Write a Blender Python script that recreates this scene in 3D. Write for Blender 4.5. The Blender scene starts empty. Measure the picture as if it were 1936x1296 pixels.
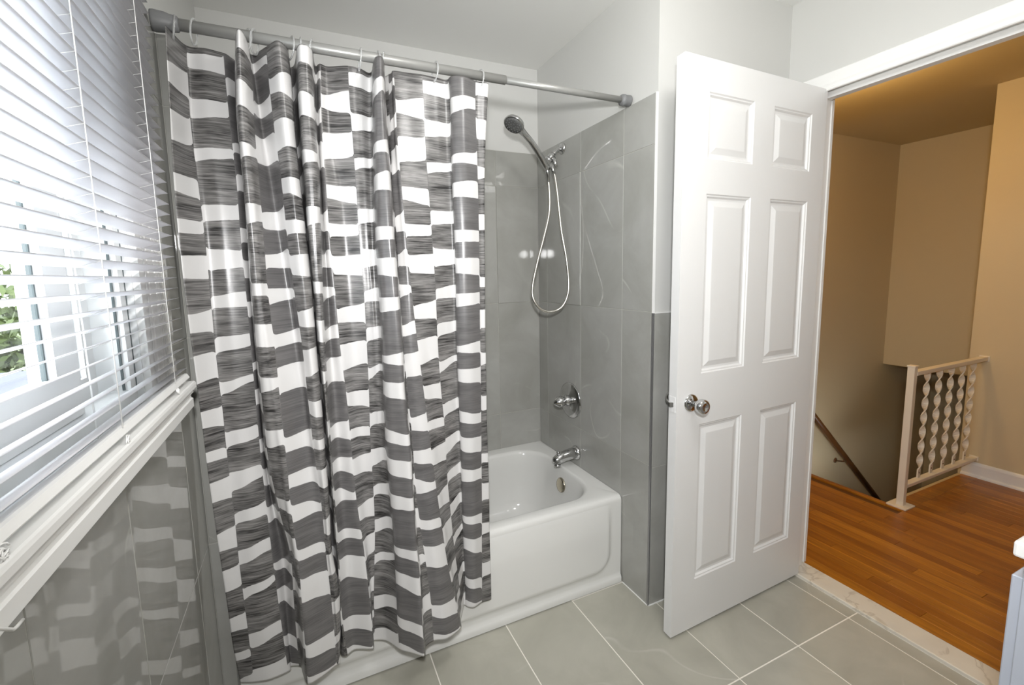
import bpy, bmesh, math, random
import numpy as np
from mathutils import Vector, Matrix

random.seed(7)
SC = bpy.context.scene
COL = SC.collection
PI = math.pi

# ------------------------------------------------------------ camera
# world: x along the tub (0 = tiled face of the tub's right-hand wall), y into
# the alcove (0 = tub apron), z up from the bathroom floor, in metres
cam_d = bpy.data.cameras.new('camera')
cam = bpy.data.objects.new('camera', cam_d)
COL.objects.link(cam)
SC.camera = cam
cam_d.sensor_fit = 'HORIZONTAL'
cam_d.sensor_width = 36.0
cam_d.lens = 820.85 / 1936 * 36.0
cam_d.shift_x = 0.02195
cam_d.shift_y = -0.01717
cam_d.clip_start = 0.02
_Rz = Matrix.Rotation(-0.4062, 3, 'Z')
_Rx = Matrix.Rotation(-0.1149, 3, 'X')
_Ry = Matrix.Rotation(0.0246, 3, 'Y')
_R = _Rz @ _Rx @ _Ry @ Matrix.Rotation(PI / 2, 3, 'X')
cam.matrix_world = Matrix.Translation((-1.2102, -1.4125, 1.3577)) @ _R.to_4x4()

# ------------------------------------------------------------ sky, lamps, exposure
SC.view_settings.view_transform = 'Standard'
SC.view_settings.look = 'None'
SC.view_settings.exposure = 0.0
SC.view_settings.gamma = 1.0
SC.view_settings.use_curve_mapping = False

W = bpy.data.worlds.new('sky')
SC.world = W
W.use_nodes = True
_nt = W.node_tree
_bg = _nt.nodes['Background']
_bg.inputs['Color'].default_value = (0.90, 0.95, 1.0, 1)
_bg.inputs['Strength'].default_value = 10.0


def lamp(name, kind, loc, power, color=(1, 1, 1), size=0.1, aim=None, size_y=None):
    d = bpy.data.lights.new(name, kind)
    d.energy = power
    d.color = color
    if kind == 'AREA':
        d.size = size
        if size_y:
            d.shape = 'RECTANGLE'
            d.size_y = size_y
    elif kind in ('POINT', 'SPOT'):
        d.shadow_soft_size = size
    o = bpy.data.objects.new(name, d)
    COL.objects.link(o)
    o.location = loc
    if aim is not None:
        o.rotation_euler = (Vector(aim) - Vector(loc)).to_track_quat('-Z', 'Y').to_euler()
    return o


fl_ = lamp('camera_flash', 'SPOT', (-1.215, -1.46, 1.575), 93.0, (1.0, 0.995, 0.995), 0.042, aim=(0.22, 0.60, 1.05))
fl_.data.spot_size = math.radians(126)
fl_.data.spot_blend = 0.8
lamp('ambient_fill', 'POINT', (-0.45, -0.95, 2.24), 18.0, (1.0, 0.985, 0.965), 0.13)  # added fill for the room's ambient level, no such fixture seen
lamp('hall_lamp', 'POINT', (1.50, 0.10, 2.22), 15.5, (1.0, 0.64, 0.25), 0.05)


# ------------------------------------------------------------ materials
def srgb(*c):
    return tuple(((v / 255) / 12.92 if v / 255 <= 0.04045 else ((v / 255 + 0.055) / 1.055) ** 2.4) for v in c) + (1.0,)


def mat(name, color, rough=0.5, metal=0.0, spec=0.5):
    m = bpy.data.materials.new(name)
    m.use_nodes = True
    b = m.node_tree.nodes['Principled BSDF']
    b.inputs['Base Color'].default_value = color
    b.inputs['Roughness'].default_value = rough
    b.inputs['Metallic'].default_value = metal
    b.inputs['Specular IOR Level'].default_value = spec
    return m


class NB:
    """small node builder"""
    def __init__(self, m):
        self.t = m.node_tree
        self.b = self.t.nodes['Principled BSDF']

    def n(self, kind, **kw):
        nd = self.t.nodes.new(kind)
        for k, v in kw.items():
            if k in nd.inputs:
                nd.inputs[k].default_value = v
            else:
                setattr(nd, k, v)
        return nd

    def l(self, a, b):
        self.t.links.new(a, b)

    def math(self, op, a, b=None, clamp=False):
        nd = self.t.nodes.new('ShaderNodeMath')
        nd.operation = op
        nd.use_clamp = clamp
        for i, v in enumerate((a, b)):
            if v is None:
                continue
            if isinstance(v, (int, float)):
                nd.inputs[i].default_value = v
            else:
                self.l(v, nd.inputs[i])
        return nd.outputs[0]

    def mapr(self, v, a, b, c, d):
        nd = self.t.nodes.new('ShaderNodeMapRange')
        nd.inputs[1].default_value = a
        nd.inputs[2].default_value = b
        nd.inputs[3].default_value = c
        nd.inputs[4].default_value = d
        self.l(v, nd.inputs[0])
        return nd.outputs[0]

    def mix(self, f, a, b):
        nd = self.t.nodes.new('ShaderNodeMix')
        nd.data_type = 'RGBA'
        for s, v in ((0, f), (6, a), (7, b)):
            if isinstance(v, (int, float, tuple)):
                nd.inputs[s].default_value = v
            else:
                self.l(v, nd.inputs[s])
        return nd.outputs[2]

    def noise(self, vec, scale, detail=3, rough=0.5, dist=0.0):
        nd = self.t.nodes.new('ShaderNodeTexNoise')
        nd.inputs['Scale'].default_value = scale
        nd.inputs['Detail'].default_value = detail
        nd.inputs['Roughness'].default_value = rough
        nd.inputs['Distortion'].default_value = dist
        if vec is not None:
            self.l(vec, nd.inputs['Vector'])
        return nd.outputs['Fac']

    def scaled(self, vec, s, off=None):
        nd = self.t.nodes.new('ShaderNodeMapping')
        nd.inputs['Scale'].default_value = s
        self.l(vec, nd.inputs['Vector'])
        if off is not None:
            self.l(off, nd.inputs['Location'])
        return nd.outputs[0]

    def pos(self):
        return self.t.nodes.new('ShaderNodeNewGeometry').outputs['Position']

    def rnd(self):
        return self.t.nodes.new('ShaderNodeObjectInfo').outputs['Random']

    def bump(self, h, strength=0.2, dist=0.002):
        nd = self.t.nodes.new('ShaderNodeBump')
        nd.inputs['Strength'].default_value = strength
        nd.inputs['Distance'].default_value = dist
        self.l(h, nd.inputs['Height'])
        self.l(nd.outputs[0], self.b.inputs['Normal'])


def paint(name, color, rough=0.6):
    m = mat(name, color, rough, spec=0.3)
    k = NB(m)
    k.bump(k.noise(k.pos(), 260, 2), 0.06, 0.001)
    return m


def stone_tile(name, dark, light, vein, rough):
    m = mat(name, dark, rough)
    k = NB(m)
    p = k.pos()
    r = k.rnd()
    cmb = k.n('ShaderNodeCombineXYZ')
    k.l(k.math('MULTIPLY', r, 37.0), cmb.inputs[0])
    k.l(k.math('MULTIPLY', r, 91.0), cmb.inputs[1])
    k.l(k.math('MULTIPLY', r, 53.0), cmb.inputs[2])
    v = k.n('ShaderNodeVectorMath', operation='ADD')
    k.l(p, v.inputs[0])
    k.l(cmb.outputs[0], v.inputs[1])
    vec = v.outputs[0]
    cloud = k.noise(vec, 3.2, 5, 0.6, 0.6)
    c1 = k.mix(k.mapr(cloud, 0.3, 0.7, 0.0, 1.0), dark, light)
    ridge = k.math('ABSOLUTE', k.math('SUBTRACT', k.noise(vec, 1.3, 2, 0.45, 0.25), 0.5))
    thin = k.mapr(ridge, 0.0, 0.0035, 1.0, 0.0)
    gate = k.mapr(k.noise(vec, 5.0, 2), 0.48, 0.66, 0.0, 0.55)
    c2 = k.mix(k.math('MULTIPLY', thin, gate), c1, vein)
    k.l(c2, k.b.inputs['Base Color'])
    k.b.inputs['Roughness'].default_value = rough
    return m


M = {}
M['wall'] = paint('wall_paint', srgb(207, 207, 204))
M['ceiling'] = paint('ceiling_paint', srgb(238, 238, 235), 0.75)
M['hall_wall'] = paint('hall_wall_paint', srgb(214, 198, 163))
M['hall_ceiling'] = paint('hall_ceiling_paint', srgb(214, 198, 160), 0.8)
M['tile'] = stone_tile('grey_marble_wall_tile', srgb(156, 156, 150), srgb(173, 173, 169), srgb(204, 204, 198), 0.03)
M['floor_tile'] = stone_tile('grey_stone_floor_tile', srgb(160, 158, 146), srgb(182, 180, 168), srgb(198, 196, 188), 0.32)
M['grout'] = paint('pale_grout', srgb(176, 175, 168), 0.8)
M['floor_grout'] = paint('floor_grout', srgb(236, 232, 222), 0.8)
M['white'] = mat('white_gloss_paint', srgb(238, 238, 236), 0.32)
M['door'] = mat('door_white_paint', srgb(226, 226, 225), 0.38)
M['enamel'] = mat('white_tub_enamel', srgb(224, 224, 221), 0.10)
M['chrome'] = mat('chrome', srgb(205, 205, 205), 0.10, 1.0)
M['nickel'] = mat('brushed_nickel', srgb(196, 188, 170), 0.22, 1.0)
M['hose'] = mat('ribbed_steel_hose', srgb(228, 225, 218), 0.25, 1.0)
k = NB(M['hose'])
k.bump(k.noise(k.scaled(k.pos(), (1, 1, 900)), 1.0, 0), 0.3, 0.001)
M['rod'] = mat('satin_grey_rod', srgb(160, 160, 157), 0.36, 0.35)
M['rubber'] = mat('grey_rubber_cap', srgb(120, 121, 122), 0.45)
M['trim_metal'] = mat('tile_edge_trim', srgb(150, 150, 150), 0.35, 0.6)
M['nozzle'] = mat('grey_nozzle_face', srgb(104, 105, 104), 0.4)
M['iron'] = mat('white_painted_iron', srgb(236, 226, 208), 0.4)
M['rail_wood'] = mat('dark_handrail_wood', srgb(104, 68, 36), 0.35)
M['vanity'] = mat('blue_grey_cabinet_paint', srgb(186, 192, 204), 0.4)
M['counter'] = mat('white_counter', srgb(244, 244, 242), 0.15)
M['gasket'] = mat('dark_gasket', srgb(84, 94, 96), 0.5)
M['vinyl'] = mat('white_window_vinyl', srgb(232, 234, 234), 0.35)
M['plastic'] = mat('white_plastic', srgb(250, 250, 248), 0.3)
M['cord'] = mat('white_cord', srgb(242, 242, 240), 0.6)

# clear plastic rings
M['clear'] = mat('clear_plastic', (0.93, 0.94, 0.94, 1), 0.12)
M['clear'].node_tree.nodes['Principled BSDF'].inputs['Transmission Weight'].default_value = 0.75
# window glass: thin clear pane
m = bpy.data.materials.new('window_glass')
m.use_nodes = True
t = m.node_tree
t.nodes.clear()
o_ = t.nodes.new('ShaderNodeOutputMaterial')
mx = t.nodes.new('ShaderNodeMixShader')
lw = t.nodes.new('ShaderNodeLayerWeight')
lw.inputs['Blend'].default_value = 0.5
pw_ = t.nodes.new('ShaderNodeMath')
pw_.operation = 'POWER'
pw_.inputs[1].default_value = 5.0
t.links.new(lw.outputs['Facing'], pw_.inputs[0])
fr = t.nodes.new('ShaderNodeMapRange')
fr.inputs[3].default_value = 0.04
fr.inputs[4].default_value = 0.75
t.links.new(pw_.outputs[0], fr.inputs[0])
tr = t.nodes.new('ShaderNodeBsdfTransparent')
tr.inputs[0].default_value = (0.96, 0.97, 0.965, 1)
gl = t.nodes.new('ShaderNodeBsdfGlossy')
gl.inputs['Roughness'].default_value = 0.02
t.links.new(fr.outputs[0], mx.inputs[0])
t.links.new(tr.outputs[0], mx.inputs[1])
t.links.new(gl.outputs[0], mx.inputs[2])
t.links.new(mx.outputs[0], o_.inputs[0])
M['glass'] = m
# blind slats: white vinyl that lets some daylight through
m = mat('white_vinyl_slat', srgb(240, 240, 242), 0.32)
t = m.node_tree
b = t.nodes['Principled BSDF']
mx = t.nodes.new('ShaderNodeMixShader')
mx.inputs[0].default_value = 0.35
tl = t.nodes.new('ShaderNodeBsdfTranslucent')
tl.inputs[0].default_value = (0.92, 0.92, 0.95, 1)
t.links.new(b.outputs[0], mx.inputs[1])
t.links.new(tl.outputs[0], mx.inputs[2])
t.links.new(mx.outputs[0], t.nodes['Material Output'].inputs[0])
M['slat'] = m

# threshold marble
m = mat('white_marble_threshold', srgb(214, 208, 194), 0.3)
k = NB(m)
p = k.pos()
rid = k.math('ABSOLUTE', k.math('SUBTRACT', k.noise(p, 5.0, 4, 0.6, 1.0), 0.5))
c = k.mix(k.mapr(rid, 0.0, 0.03, 0.55, 0.0), srgb(222, 216, 203), srgb(168, 156, 138))
c = k.mix(k.mapr(k.noise(p, 9, 3), 0.4, 0.7, 0, 0.4), c, srgb(200, 194, 182))
k.l(c, k.b.inputs['Base Color'])
M['marble'] = m

# oak strip floor
m = mat('honey_oak_plank', srgb(150, 88, 34), 0.28)
k = NB(m)
p = k.pos()
r = k.rnd()
cmb = k.n('ShaderNodeCombineXYZ')
k.l(k.math('MULTIPLY', r, 17.0), cmb.inputs[0])
k.l(k.math('MULTIPLY', r, 43.0), cmb.inputs[1])
vv = k.n('ShaderNodeVectorMath', operation='ADD')
k.l(p, vv.inputs[0])
k.l(cmb.outputs[0], vv.inputs[1])
g1 = k.noise(k.scaled(vv.outputs[0], (38, 2.4, 1)), 1.0, 5, 0.65, 0.6)
g2 = k.noise(k.scaled(vv.outputs[0], (150, 4, 1)), 1.0, 3, 0.6)
base = k.mix(r, srgb(158, 96, 22), srgb(198, 132, 38))
c = k.mix(k.mapr(g1, 0.35, 0.7, 0.0, 0.75), base, srgb(124, 68, 10))
c = k.mix(k.mapr(g2, 0.5, 0.75, 0.0, 0.35), c, srgb(104, 54, 8))
k.l(c, k.b.inputs['Base Color'])
M['oak'] = m

# shower curtain print: 'ink' (signed distance, white > 0) and 'tone' live on the mesh
m = mat('printed_vinyl_curtain', (0.8, 0.8, 0.8, 1), 0.24)
k = NB(m)
ink = k.n('ShaderNodeAttribute', attribute_name='ink').outputs['Fac']
tone = k.n('ShaderNodeAttribute', attribute_name='tone').outputs['Fac']
uv = k.n('ShaderNodeUVMap').outputs[0]
uvw = k.n('ShaderNodeVectorMath', operation='ADD')
k.l(uv, uvw.inputs[0])
cm = k.n('ShaderNodeCombineXYZ')
k.l(k.math('MULTIPLY', tone, 3.7), cm.inputs[2])
k.l(cm.outputs[0], uvw.inputs[1])
fine = k.noise(k.scaled(uvw.outputs[0], (11, 300, 1)), 1.0, 4, 0.65)
broad = k.noise(k.scaled(uvw.outputs[0], (7, 34, 1)), 1.0, 3, 0.6)
st = k.math('ADD', k.math('MULTIPLY', fine, 0.62), k.math('MULTIPLY', broad, 0.46))
streaky = k.mix(k.mapr(st, 0.42, 0.68, 0.0, 1.0), srgb(28, 27, 27), srgb(146, 144, 142))
plain = k.mix(k.mapr(st, 0.36, 0.74, 0.0, 1.0), srgb(84, 83, 83), srgb(114, 112, 112))
dark = k.mix(k.math('FRACT', tone), streaky, plain)
wob = k.math('MULTIPLY', k.math('SUBTRACT', k.noise(k.scaled(uv, (60, 60, 1)), 1.0, 2), 0.5), 0.0022)
f = k.mapr(k.math('ADD', ink, wob), -0.0006, 0.0006, 0.0, 1.0)
cc = k.mix(f, dark, srgb(213, 212, 211))
k.l(cc, k.b.inputs['Base Color'])
k.b.inputs['Roughness'].default_value = 0.31
k.b.inputs['Specular IOR Level'].default_value = 0.55
k.bump(k.noise(k.scaled(uv, (30, 12, 1)), 1.0, 2), 0.12, 0.004)
M['curtain'] = m


# ------------------------------------------------------------ mesh helpers
def link(name, me, material=None, parent=None, loc=(0, 0, 0)):
    o = bpy.data.objects.new(name, me)
    COL.objects.link(o)
    o.location = loc
    if parent is not None:
        o.parent = parent
    if material is not None and not me.materials:
        me.materials.append(material)
    return o


def mesh(name, verts, faces, smooth=False):
    me = bpy.data.meshes.new(name)
    me.from_pydata([tuple(v) for v in verts], [], faces)
    if smooth:
        me.polygons.foreach_set('use_smooth', [True] * len(me.polygons))
    me.update()
    return me


class MB:
    """collects shapes into one mesh; coordinates are world coordinates"""
    def __init__(self):
        self.v = []
        self.f = []
        self.s = []

    def add(self, verts, faces, smooth=False):
        o = len(self.v)
        self.v += [tuple(p) for p in verts]
        self.f += [tuple(i + o for i in f) for f in faces]
        self.s += [smooth] * len(faces)
        return self

    def box(self, a, b, ch=0.0):
        x0, y0, z0 = a
        x1, y1, z1 = b
        if ch <= 0:
            v = [(x, y, z) for z in (z0, z1) for y in (y0, y1) for x in (x0, x1)]
            f = [(0, 2, 3, 1), (4, 5, 7, 6), (0, 1, 5, 4), (2, 6, 7, 3), (0, 4, 6, 2), (1, 3, 7, 5)]
            return self.add(v, f)
        bm = bmesh.new()
        bmesh.ops.create_cube(bm, size=1.0)
        for q in bm.verts:
            q.co = Vector(((x0 + x1) / 2 + q.co.x * (x1 - x0), (y0 + y1) / 2 + q.co.y * (y1 - y0), (z0 + z1) / 2 + q.co.z * (z1 - z0)))
        bmesh.ops.bevel(bm, geom=list(bm.edges), offset=ch, segments=2 if ch > 0.002 else 1, affect='EDGES', profile=0.5)
        bm.verts.index_update()
        v = [tuple(q.co) for q in bm.verts]
        f = [tuple(q.index for q in fc.verts) for fc in bm.faces]
        bm.free()
        return self.add(v, f)

    def tube(self, pts, rad, n=12, caps=True, smooth=True):
        pts = [Vector(p) for p in pts]
        if not hasattr(rad, '__len__'):
            rad = [rad] * len(pts)
        T = []
        for i in range(len(pts)):
            a = pts[max(i - 1, 0)]
            b = pts[min(i + 1, len(pts) - 1)]
            T.append((b - a).normalized())
        up = Vector((0, 0, 1)) if abs(T[0].z) < 0.9 else Vector((1, 0, 0))
        nx = T[0].cross(up).normalized()
        v = []
        for i, p in enumerate(pts):
            nx = (nx - T[i] * nx.dot(T[i])).normalized()
            ny = T[i].cross(nx)
            for k_ in range(n):
                a = 2 * PI * k_ / n
                v.append(p + (nx * math.cos(a) + ny * math.sin(a)) * rad[i])
        f = []
        for i in range(len(pts) - 1):
            for k_ in range(n):
                a = i * n + k_
                b = i * n + (k_ + 1) % n
                f.append((a, b, b + n, a + n))
        self.add(v, f, smooth)
        if caps:
            o = len(self.v) - len(v)
            self.f.append(tuple(o + k_ for k_ in reversed(range(n))))
            self.f.append(tuple(o + (len(pts) - 1) * n + k_ for k_ in range(n)))
            self.s += [False, False]
        return self

    def lathe(self, origin, axis, prof, n=24, smooth=True):
        """prof: (distance along axis, radius)"""
        ax = Vector(axis).normalized()
        up = Vector((0, 0, 1)) if abs(ax.z) < 0.9 else Vector((1, 0, 0))
        nx = ax.cross(up).normalized()
        ny = ax.cross(nx)
        v = []
        for d, r in prof:
            for k_ in range(n):
                a = 2 * PI * k_ / n
                v.append(Vector(origin) + ax * d + (nx * math.cos(a) + ny * math.sin(a)) * max(r, 1e-5))
        f = []
        for i in range(len(prof) - 1):
            for k_ in range(n):
                a = i * n + k_
                b = i * n + (k_ + 1) % n
                f.append((a, b, b + n, a + n))
        self.add(v, f, smooth)
        o = len(self.v) - len(v)
        self.f.append(tuple(o + k_ for k_ in reversed(range(n))))
        self.f.append(tuple(o + (len(prof) - 1) * n + k_ for k_ in range(n)))
        self.s += [smooth, smooth]
        return self

    def prism(self, prof, axis, a, b):
        """closed profile swept along an axis: prof are the two other coordinates in order"""
        n = len(prof)
        def put(p, t):
            if axis == 'x':
                return (t, p[0], p[1])
            if axis == 'y':
                return (p[0], t, p[1])
            return (p[0], p[1], t)
        v = [put(p, a) for p in prof] + [put(p, b) for p in prof]
        f = [(i, (i + 1) % n, (i + 1) % n + n, i + n) for i in range(n)]
        f += [tuple(reversed(range(n))), tuple(range(n, 2 * n))]
        return self.add(v, f)

    def build(self, name, material, parent=None, fix=True):
        base = Vector((0, 0, 0))
        if parent is not None:
            q = parent
            while q is not None:
                base += q.location
                q = q.parent
        loc = Vector((0, 0, 0))
        if parent is None and self.v:
            xs = [p[0] for p in self.v]
            ys = [p[1] for p in self.v]
            zs = [p[2] for p in self.v]
            loc = Vector(((min(xs) + max(xs)) / 2, (min(ys) + max(ys)) / 2, min(zs)))
            base = loc
        me = bpy.data.meshes.new(name)
        me.from_pydata([tuple(Vector(p) - base) for p in self.v], [], self.f)
        me.polygons.foreach_set('use_smooth', self.s)
        me.update()
        if fix:
            bm = bmesh.new()
            bm.from_mesh(me)
            bmesh.ops.recalc_face_normals(bm, faces=bm.faces)
            bm.to_mesh(me)
            bm.free()
        return link(name, me, material, parent, loc)


def thing(name, label, cat, loc, group=None):
    o = bpy.data.objects.new(name, None)
    o.empty_display_size = 0.05
    COL.objects.link(o)
    o.location = loc
    o['label'] = label
    o['category'] = cat
    if group:
        o['group'] = group
    return o


def tag(o, label, cat, group=None):
    o['label'] = label
    o['category'] = cat
    if group:
        o['group'] = group
    return o


def struct(o, label=None, cat=None):
    o['kind'] = 'structure'
    if label:
        o['label'] = label
    if cat:
        o['category'] = cat
    return o


_tiles = {}


def tile(parent, material, axis, sgn, face, u0, u1, w0, w1, th, gap=0.0024, ch=0.0009, name='tile'):
    """one tile: front face at `face` on `axis`, looking along sgn; u,w are the other two axes in xyz order"""
    u0 += gap / 2
    u1 -= gap / 2
    w0 += gap / 2
    w1 -= gap / 2
    U, V_ = (u1 - u0) / 2, (w1 - w0) / 2
    if U < 0.004 or V_ < 0.004:
        return None
    key = (axis, sgn, round(U, 4), round(V_, 4), round(th, 4), ch, material.name)
    me = _tiles.get(key)
    if me is None:
        v = []
        for d, i in ((-th, 0.0), (-ch, 0.0), (0.0, ch)):
            for a, b in ((-1, -1), (1, -1), (1, 1), (-1, 1)):
                q = (a * (U - i), b * (V_ - i))
                d_ = d * sgn
                v.append((d_, q[0], q[1]) if axis == 'x' else (q[0], d_, q[1]) if axis == 'y' else (q[0], q[1], d_))
        f = [(8, 9, 10, 11)]
        for r_ in (0, 4):
            for i in range(4):
                j = (i + 1) % 4
                f.append((r_ + i, r_ + j, r_ + j + 4, r_ + i + 4))
        flip = (axis == 'y') != (sgn < 0)
        if flip:
            f = [tuple(reversed(q)) for q in f]
        me = mesh(name, v, f)
        me.materials.append(material)
        _tiles[key] = me
    uc, wc = (u0 + u1) / 2, (w0 + w1) / 2
    loc = (face, uc, wc) if axis == 'x' else (uc, face, wc) if axis == 'y' else (uc, wc, face)
    o = link(name, me, None, parent, Vector(loc) - parent.location)
    return o

# ------------------------------------------------------------ the room
L = -1.508          # tiled face of the window wall
D = 0.6976          # tiled face of the back wall
WE = -0.1587        # front face of the stub wall at the tub's end
XD = 0.722          # face of the doorway wall
XH = 0.822          # hall side of the doorway wall
ZC = 2.4245
ZT = 1.993          # top of the alcove tiles
YR = -1.70          # wall behind the camera
DY0, DY1 = -1.050, -0.267   # door opening
TT = 0.010          # tile thickness
LA = -1.465         # face of the built-out tiling at the tub's head

fl = struct(MB().box((L - 0.2, YR - 0.1, -0.06), (XD - 0.006, D + 0.1, -0.0012)).build('floor', M['floor_grout']))
xs = [L]
x = 0.348 - 6 * 0.305
while x < XD - 0.008:
    if x > L + 0.02:
        xs.append(x)
    x += 0.305
xs.append(XD - 0.007)
ys = [YR, -1.146, -0.536, -0.0005]
for i in range(len(xs) - 1):
    for j in range(len(ys) - 1):
        y1 = ys[j + 1]
        if xs[i] >= -0.3 and j == 2:
            if xs[i + 1] <= 0.045:
                # tile that runs up to the tub and around the stub wall
                a_, b_, c_, d_ = xs[i] + 0.0021, xs[i + 1] - 0.0021, ys[j] + 0.0021, WE - 0.004
                MB().prism([(a_, c_), (b_, c_), (b_, d_), (-0.003, d_), (-0.003, -0.012), (a_, -0.012)], 'z', -0.004, 0.0).build('tile', M['floor_tile'], fl)
                continue
            y1 = WE - 0.001
        tile(fl, M['floor_tile'], 'z', 1, 0.0, xs[i], xs[i + 1], ys[j], y1, 0.004, 0.0042)

struct(MB().box((L - 0.3, YR - 0.1, ZC), (XH, D + 0.2, ZC + 0.08)).build('ceiling', M['ceiling']))

# window wall with its opening
WY0, WY1, WZ0, WZ1 = -1.26, -0.33, 1.10, 2.14
xo = L - TT - 0.095
b = MB()
xi = L - TT
b.box((xo, YR - 0.1, -0.05), (xi, WY0, ZC)).box((xo, WY1, -0.05), (xi, D + 0.1, ZC))
b.box((xo, WY0, -0.05), (xi, WY1, WZ0)).box((xo, WY0, WZ1), (xi, WY1, ZC))
wl = struct(b.build('wall_left', M['wall']))
MB().box((xi, YR, 0), (L - 0.0012, -0.137, 1.06)).box((xi, -0.169, 1.06), (L - 0.0012, 0.0105, ZT)).box((xi, 0.0112, 0), (LA - 0.0012, D, ZT - 0.001)).build('grout', M['grout'], wl)
ys = [-1.70, -1.425, -1.12, -0.815, -0.515, -0.137]
for j in range(len(ys) - 1):
    for z0, z1 in ((0, 0.595), (0.595, 1.06)):
        tile(wl, M['tile'], 'x', 1, L, ys[j], ys[j + 1], z0, z1, TT)
ys = [-0.137, 0.0105]
for j in range(len(ys) - 1):
    for z0, z1 in ((0, 0.595), (0.595, 1.205), (1.205, 1.815), (1.815, ZT)):
        tile(wl, M['tile'], 'x', 1, L, ys[j], ys[j + 1], z0, z1, TT)
for z0, z1 in ((1.06, 1.205), (1.205, 1.815), (1.815, ZT)):
    tile(wl, M['tile'], 'x', 1, L, -0.169, -0.137, z0, z1, TT)

ys = [0.0103, 0.168, 0.473, D]
for j in range(len(ys) - 1):
    for z0, z1 in ((0, 0.595), (0.595, 1.205), (1.205, 1.815), (1.815, ZT)):
        tile(wl, M['tile'], 'x', 1, LA, ys[j], ys[j + 1], z0, z1, TT)
for z0, z1 in ((0, 0.595), (0.595, 1.205), (1.205, 1.815), (1.815, ZT)):
    tile(wl, M['tile'], 'y', -1, 0.010, L, LA - 0.004, z0, z1, TT)
MB().box((LA - 0.0045, 0.0088, 0), (LA + 0.001, 0.018, ZT)).build('tile_edge_trim', M['trim_metal'], wl)

# back wall of the alcove
wb = struct(MB().box((L - 0.2, D + TT, -0.05), (0.05, D + 0.12, ZC)).build('wall_back', M['wall']))
MB().box((L, D + 0.0012, 0.2), (0, D + TT, ZT)).build('grout', M['grout'], wb)
xs = [L, -1.165, -0.86, -0.555, -0.25, 0.0]
for i in range(len(xs) - 1):
    for z0, z1 in ((0.2, 0.595), (0.595, 1.205), (1.205, 1.815), (1.815, ZT)):
        o = tile(wb, M['tile'], 'y', -1, D, xs[i], xs[i + 1], z0, z1, TT)
        if i == len(xs) - 2 and z1 == 1.815:
            # this corner tile is tilted to split the flash's reflection, proud by 4 mm at its outer edge
            o.rotation_euler = (0, 0, 0.0160)
            o.location.y -= 0.0020

# stub wall at the tub's foot (its left face is the shower wall)
wr = struct(MB().box((TT, WE + 0.004, -0.05), (XH, D + 0.12, ZC)).build('wall_right', M['wall']))
MB().box((0.0012, WE + 0.006, 0), (TT, D, ZT - 0.001)).build('grout', M['grout'], wr)
ys = [WE + 0.004, 0.0125, 0.301, 0.606, D]
for j in range(len(ys) - 1):
    for z0, z1 in ((0, 0.595), (0.595, 1.203), (1.203, 1.815), (1.815, ZT)):
        o = tile(wr, M['tile'], 'x', -1, 0.0, ys[j], ys[j + 1], z0, z1, TT)
        if j == 2 and z1 == 1.815:
            o.rotation_euler = (0, 0, -0.0130)  # tilt added here too, to spread the paired flash highlights
            o.location.x -= 0.0020
# tiles on the wall's front, up to 1.2 m
MB().box((0.004, WE - 0.002, 0), (XD, WE + 0.004, 1.196)).build('grout', M['grout'], wr)
for x0, x1 in ((0.0045, 0.309), (0.309, 0.614), (0.614, XD)):
    for z0, z1 in ((0, 0.588), (0.588, 1.198)):
        tile(wr, M['tile'], 'y', -1, WE - 0.0035, x0, x1, z0, z1, 0.006)
MB().box((-0.0012, WE - 0.0048, 0), (0.0046, WE + 0.004, 1.199)).build('tile_edge_trim', M['trim_metal'], wr)
MB().box((0.0, WE + 0.0005, 1.199), (TT, WE + 0.0042, ZT)).build('caulk', M['white'], wr)
MB().box((0.0046, WE - 0.0048, 1.197), (XD, WE + 0.004, 1.201)).build('caulk', M['white'], wr)
# caulk lines around the tub
MB().box((-0.004, WE, -0.002), (0.0, -0.011, 0.0025)).build('caulk', M['white'], wr)
MB().box((0.0, WE - 0.008, -0.002), (XD, WE - 0.003, 0.0025)).build('caulk', M['white'], wr)

# doorway wall
b = MB().box((XD, DY1 + 0.012, -0.05), (XH, WE + 0.006, ZC)).box((XD, YR - 0.1, -0.05), (XH, DY0 - 0.012, ZC))
b.box((XD, DY0 - 0.012, 2.05), (XH, DY1 + 0.012, ZC))
struct(b.build('wall_doorway', M['wall']))
struct(MB().box((L - 0.2, YR - 0.1, -0.05), (XH, YR, ZC)).build('wall_rear', M['wall']))

# door lining, stops and casing
HZ = 2.047
t1 = MB()
t1.box((XD, DY1, 0.0), (XH, DY1 + 0.012, HZ + 0.012)).box((XD, DY0 - 0.012, 0.0), (XH, DY0, HZ + 0.012))
t1.box((XD, DY0, HZ), (XH, DY1, HZ + 0.012))
tr1 = struct(t1.build('trim_1', M['white']))
MB().box((XD + 0.037, DY1 - 0.011, 0.013), (XD + 0.072, DY1, HZ)).build('door_stop', M['white'], tr1)
MB().box((XD + 0.037, DY0, 0.013), (XD + 0.072, DY0 + 0.011, HZ)).build('door_stop', M['white'], tr1)
MB().box((XD + 0.037, DY0 + 0.011, HZ - 0.026), (XD + 0.072, DY1 - 0.011, HZ)).build('door_stop', M['white'], tr1)


def casing_prof(s):
    # (distance from the opening, thickness off the wall)
    return [(0.0, 0.0), (0.0, 0.008), (0.003, 0.011), (0.008, 0.011), (0.010, 0.008), (0.014, 0.009), (0.022, 0.013),
            (0.050, 0.017), (0.057, 0.0175), (0.060, 0.015), (0.060, 0.0)]


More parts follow.
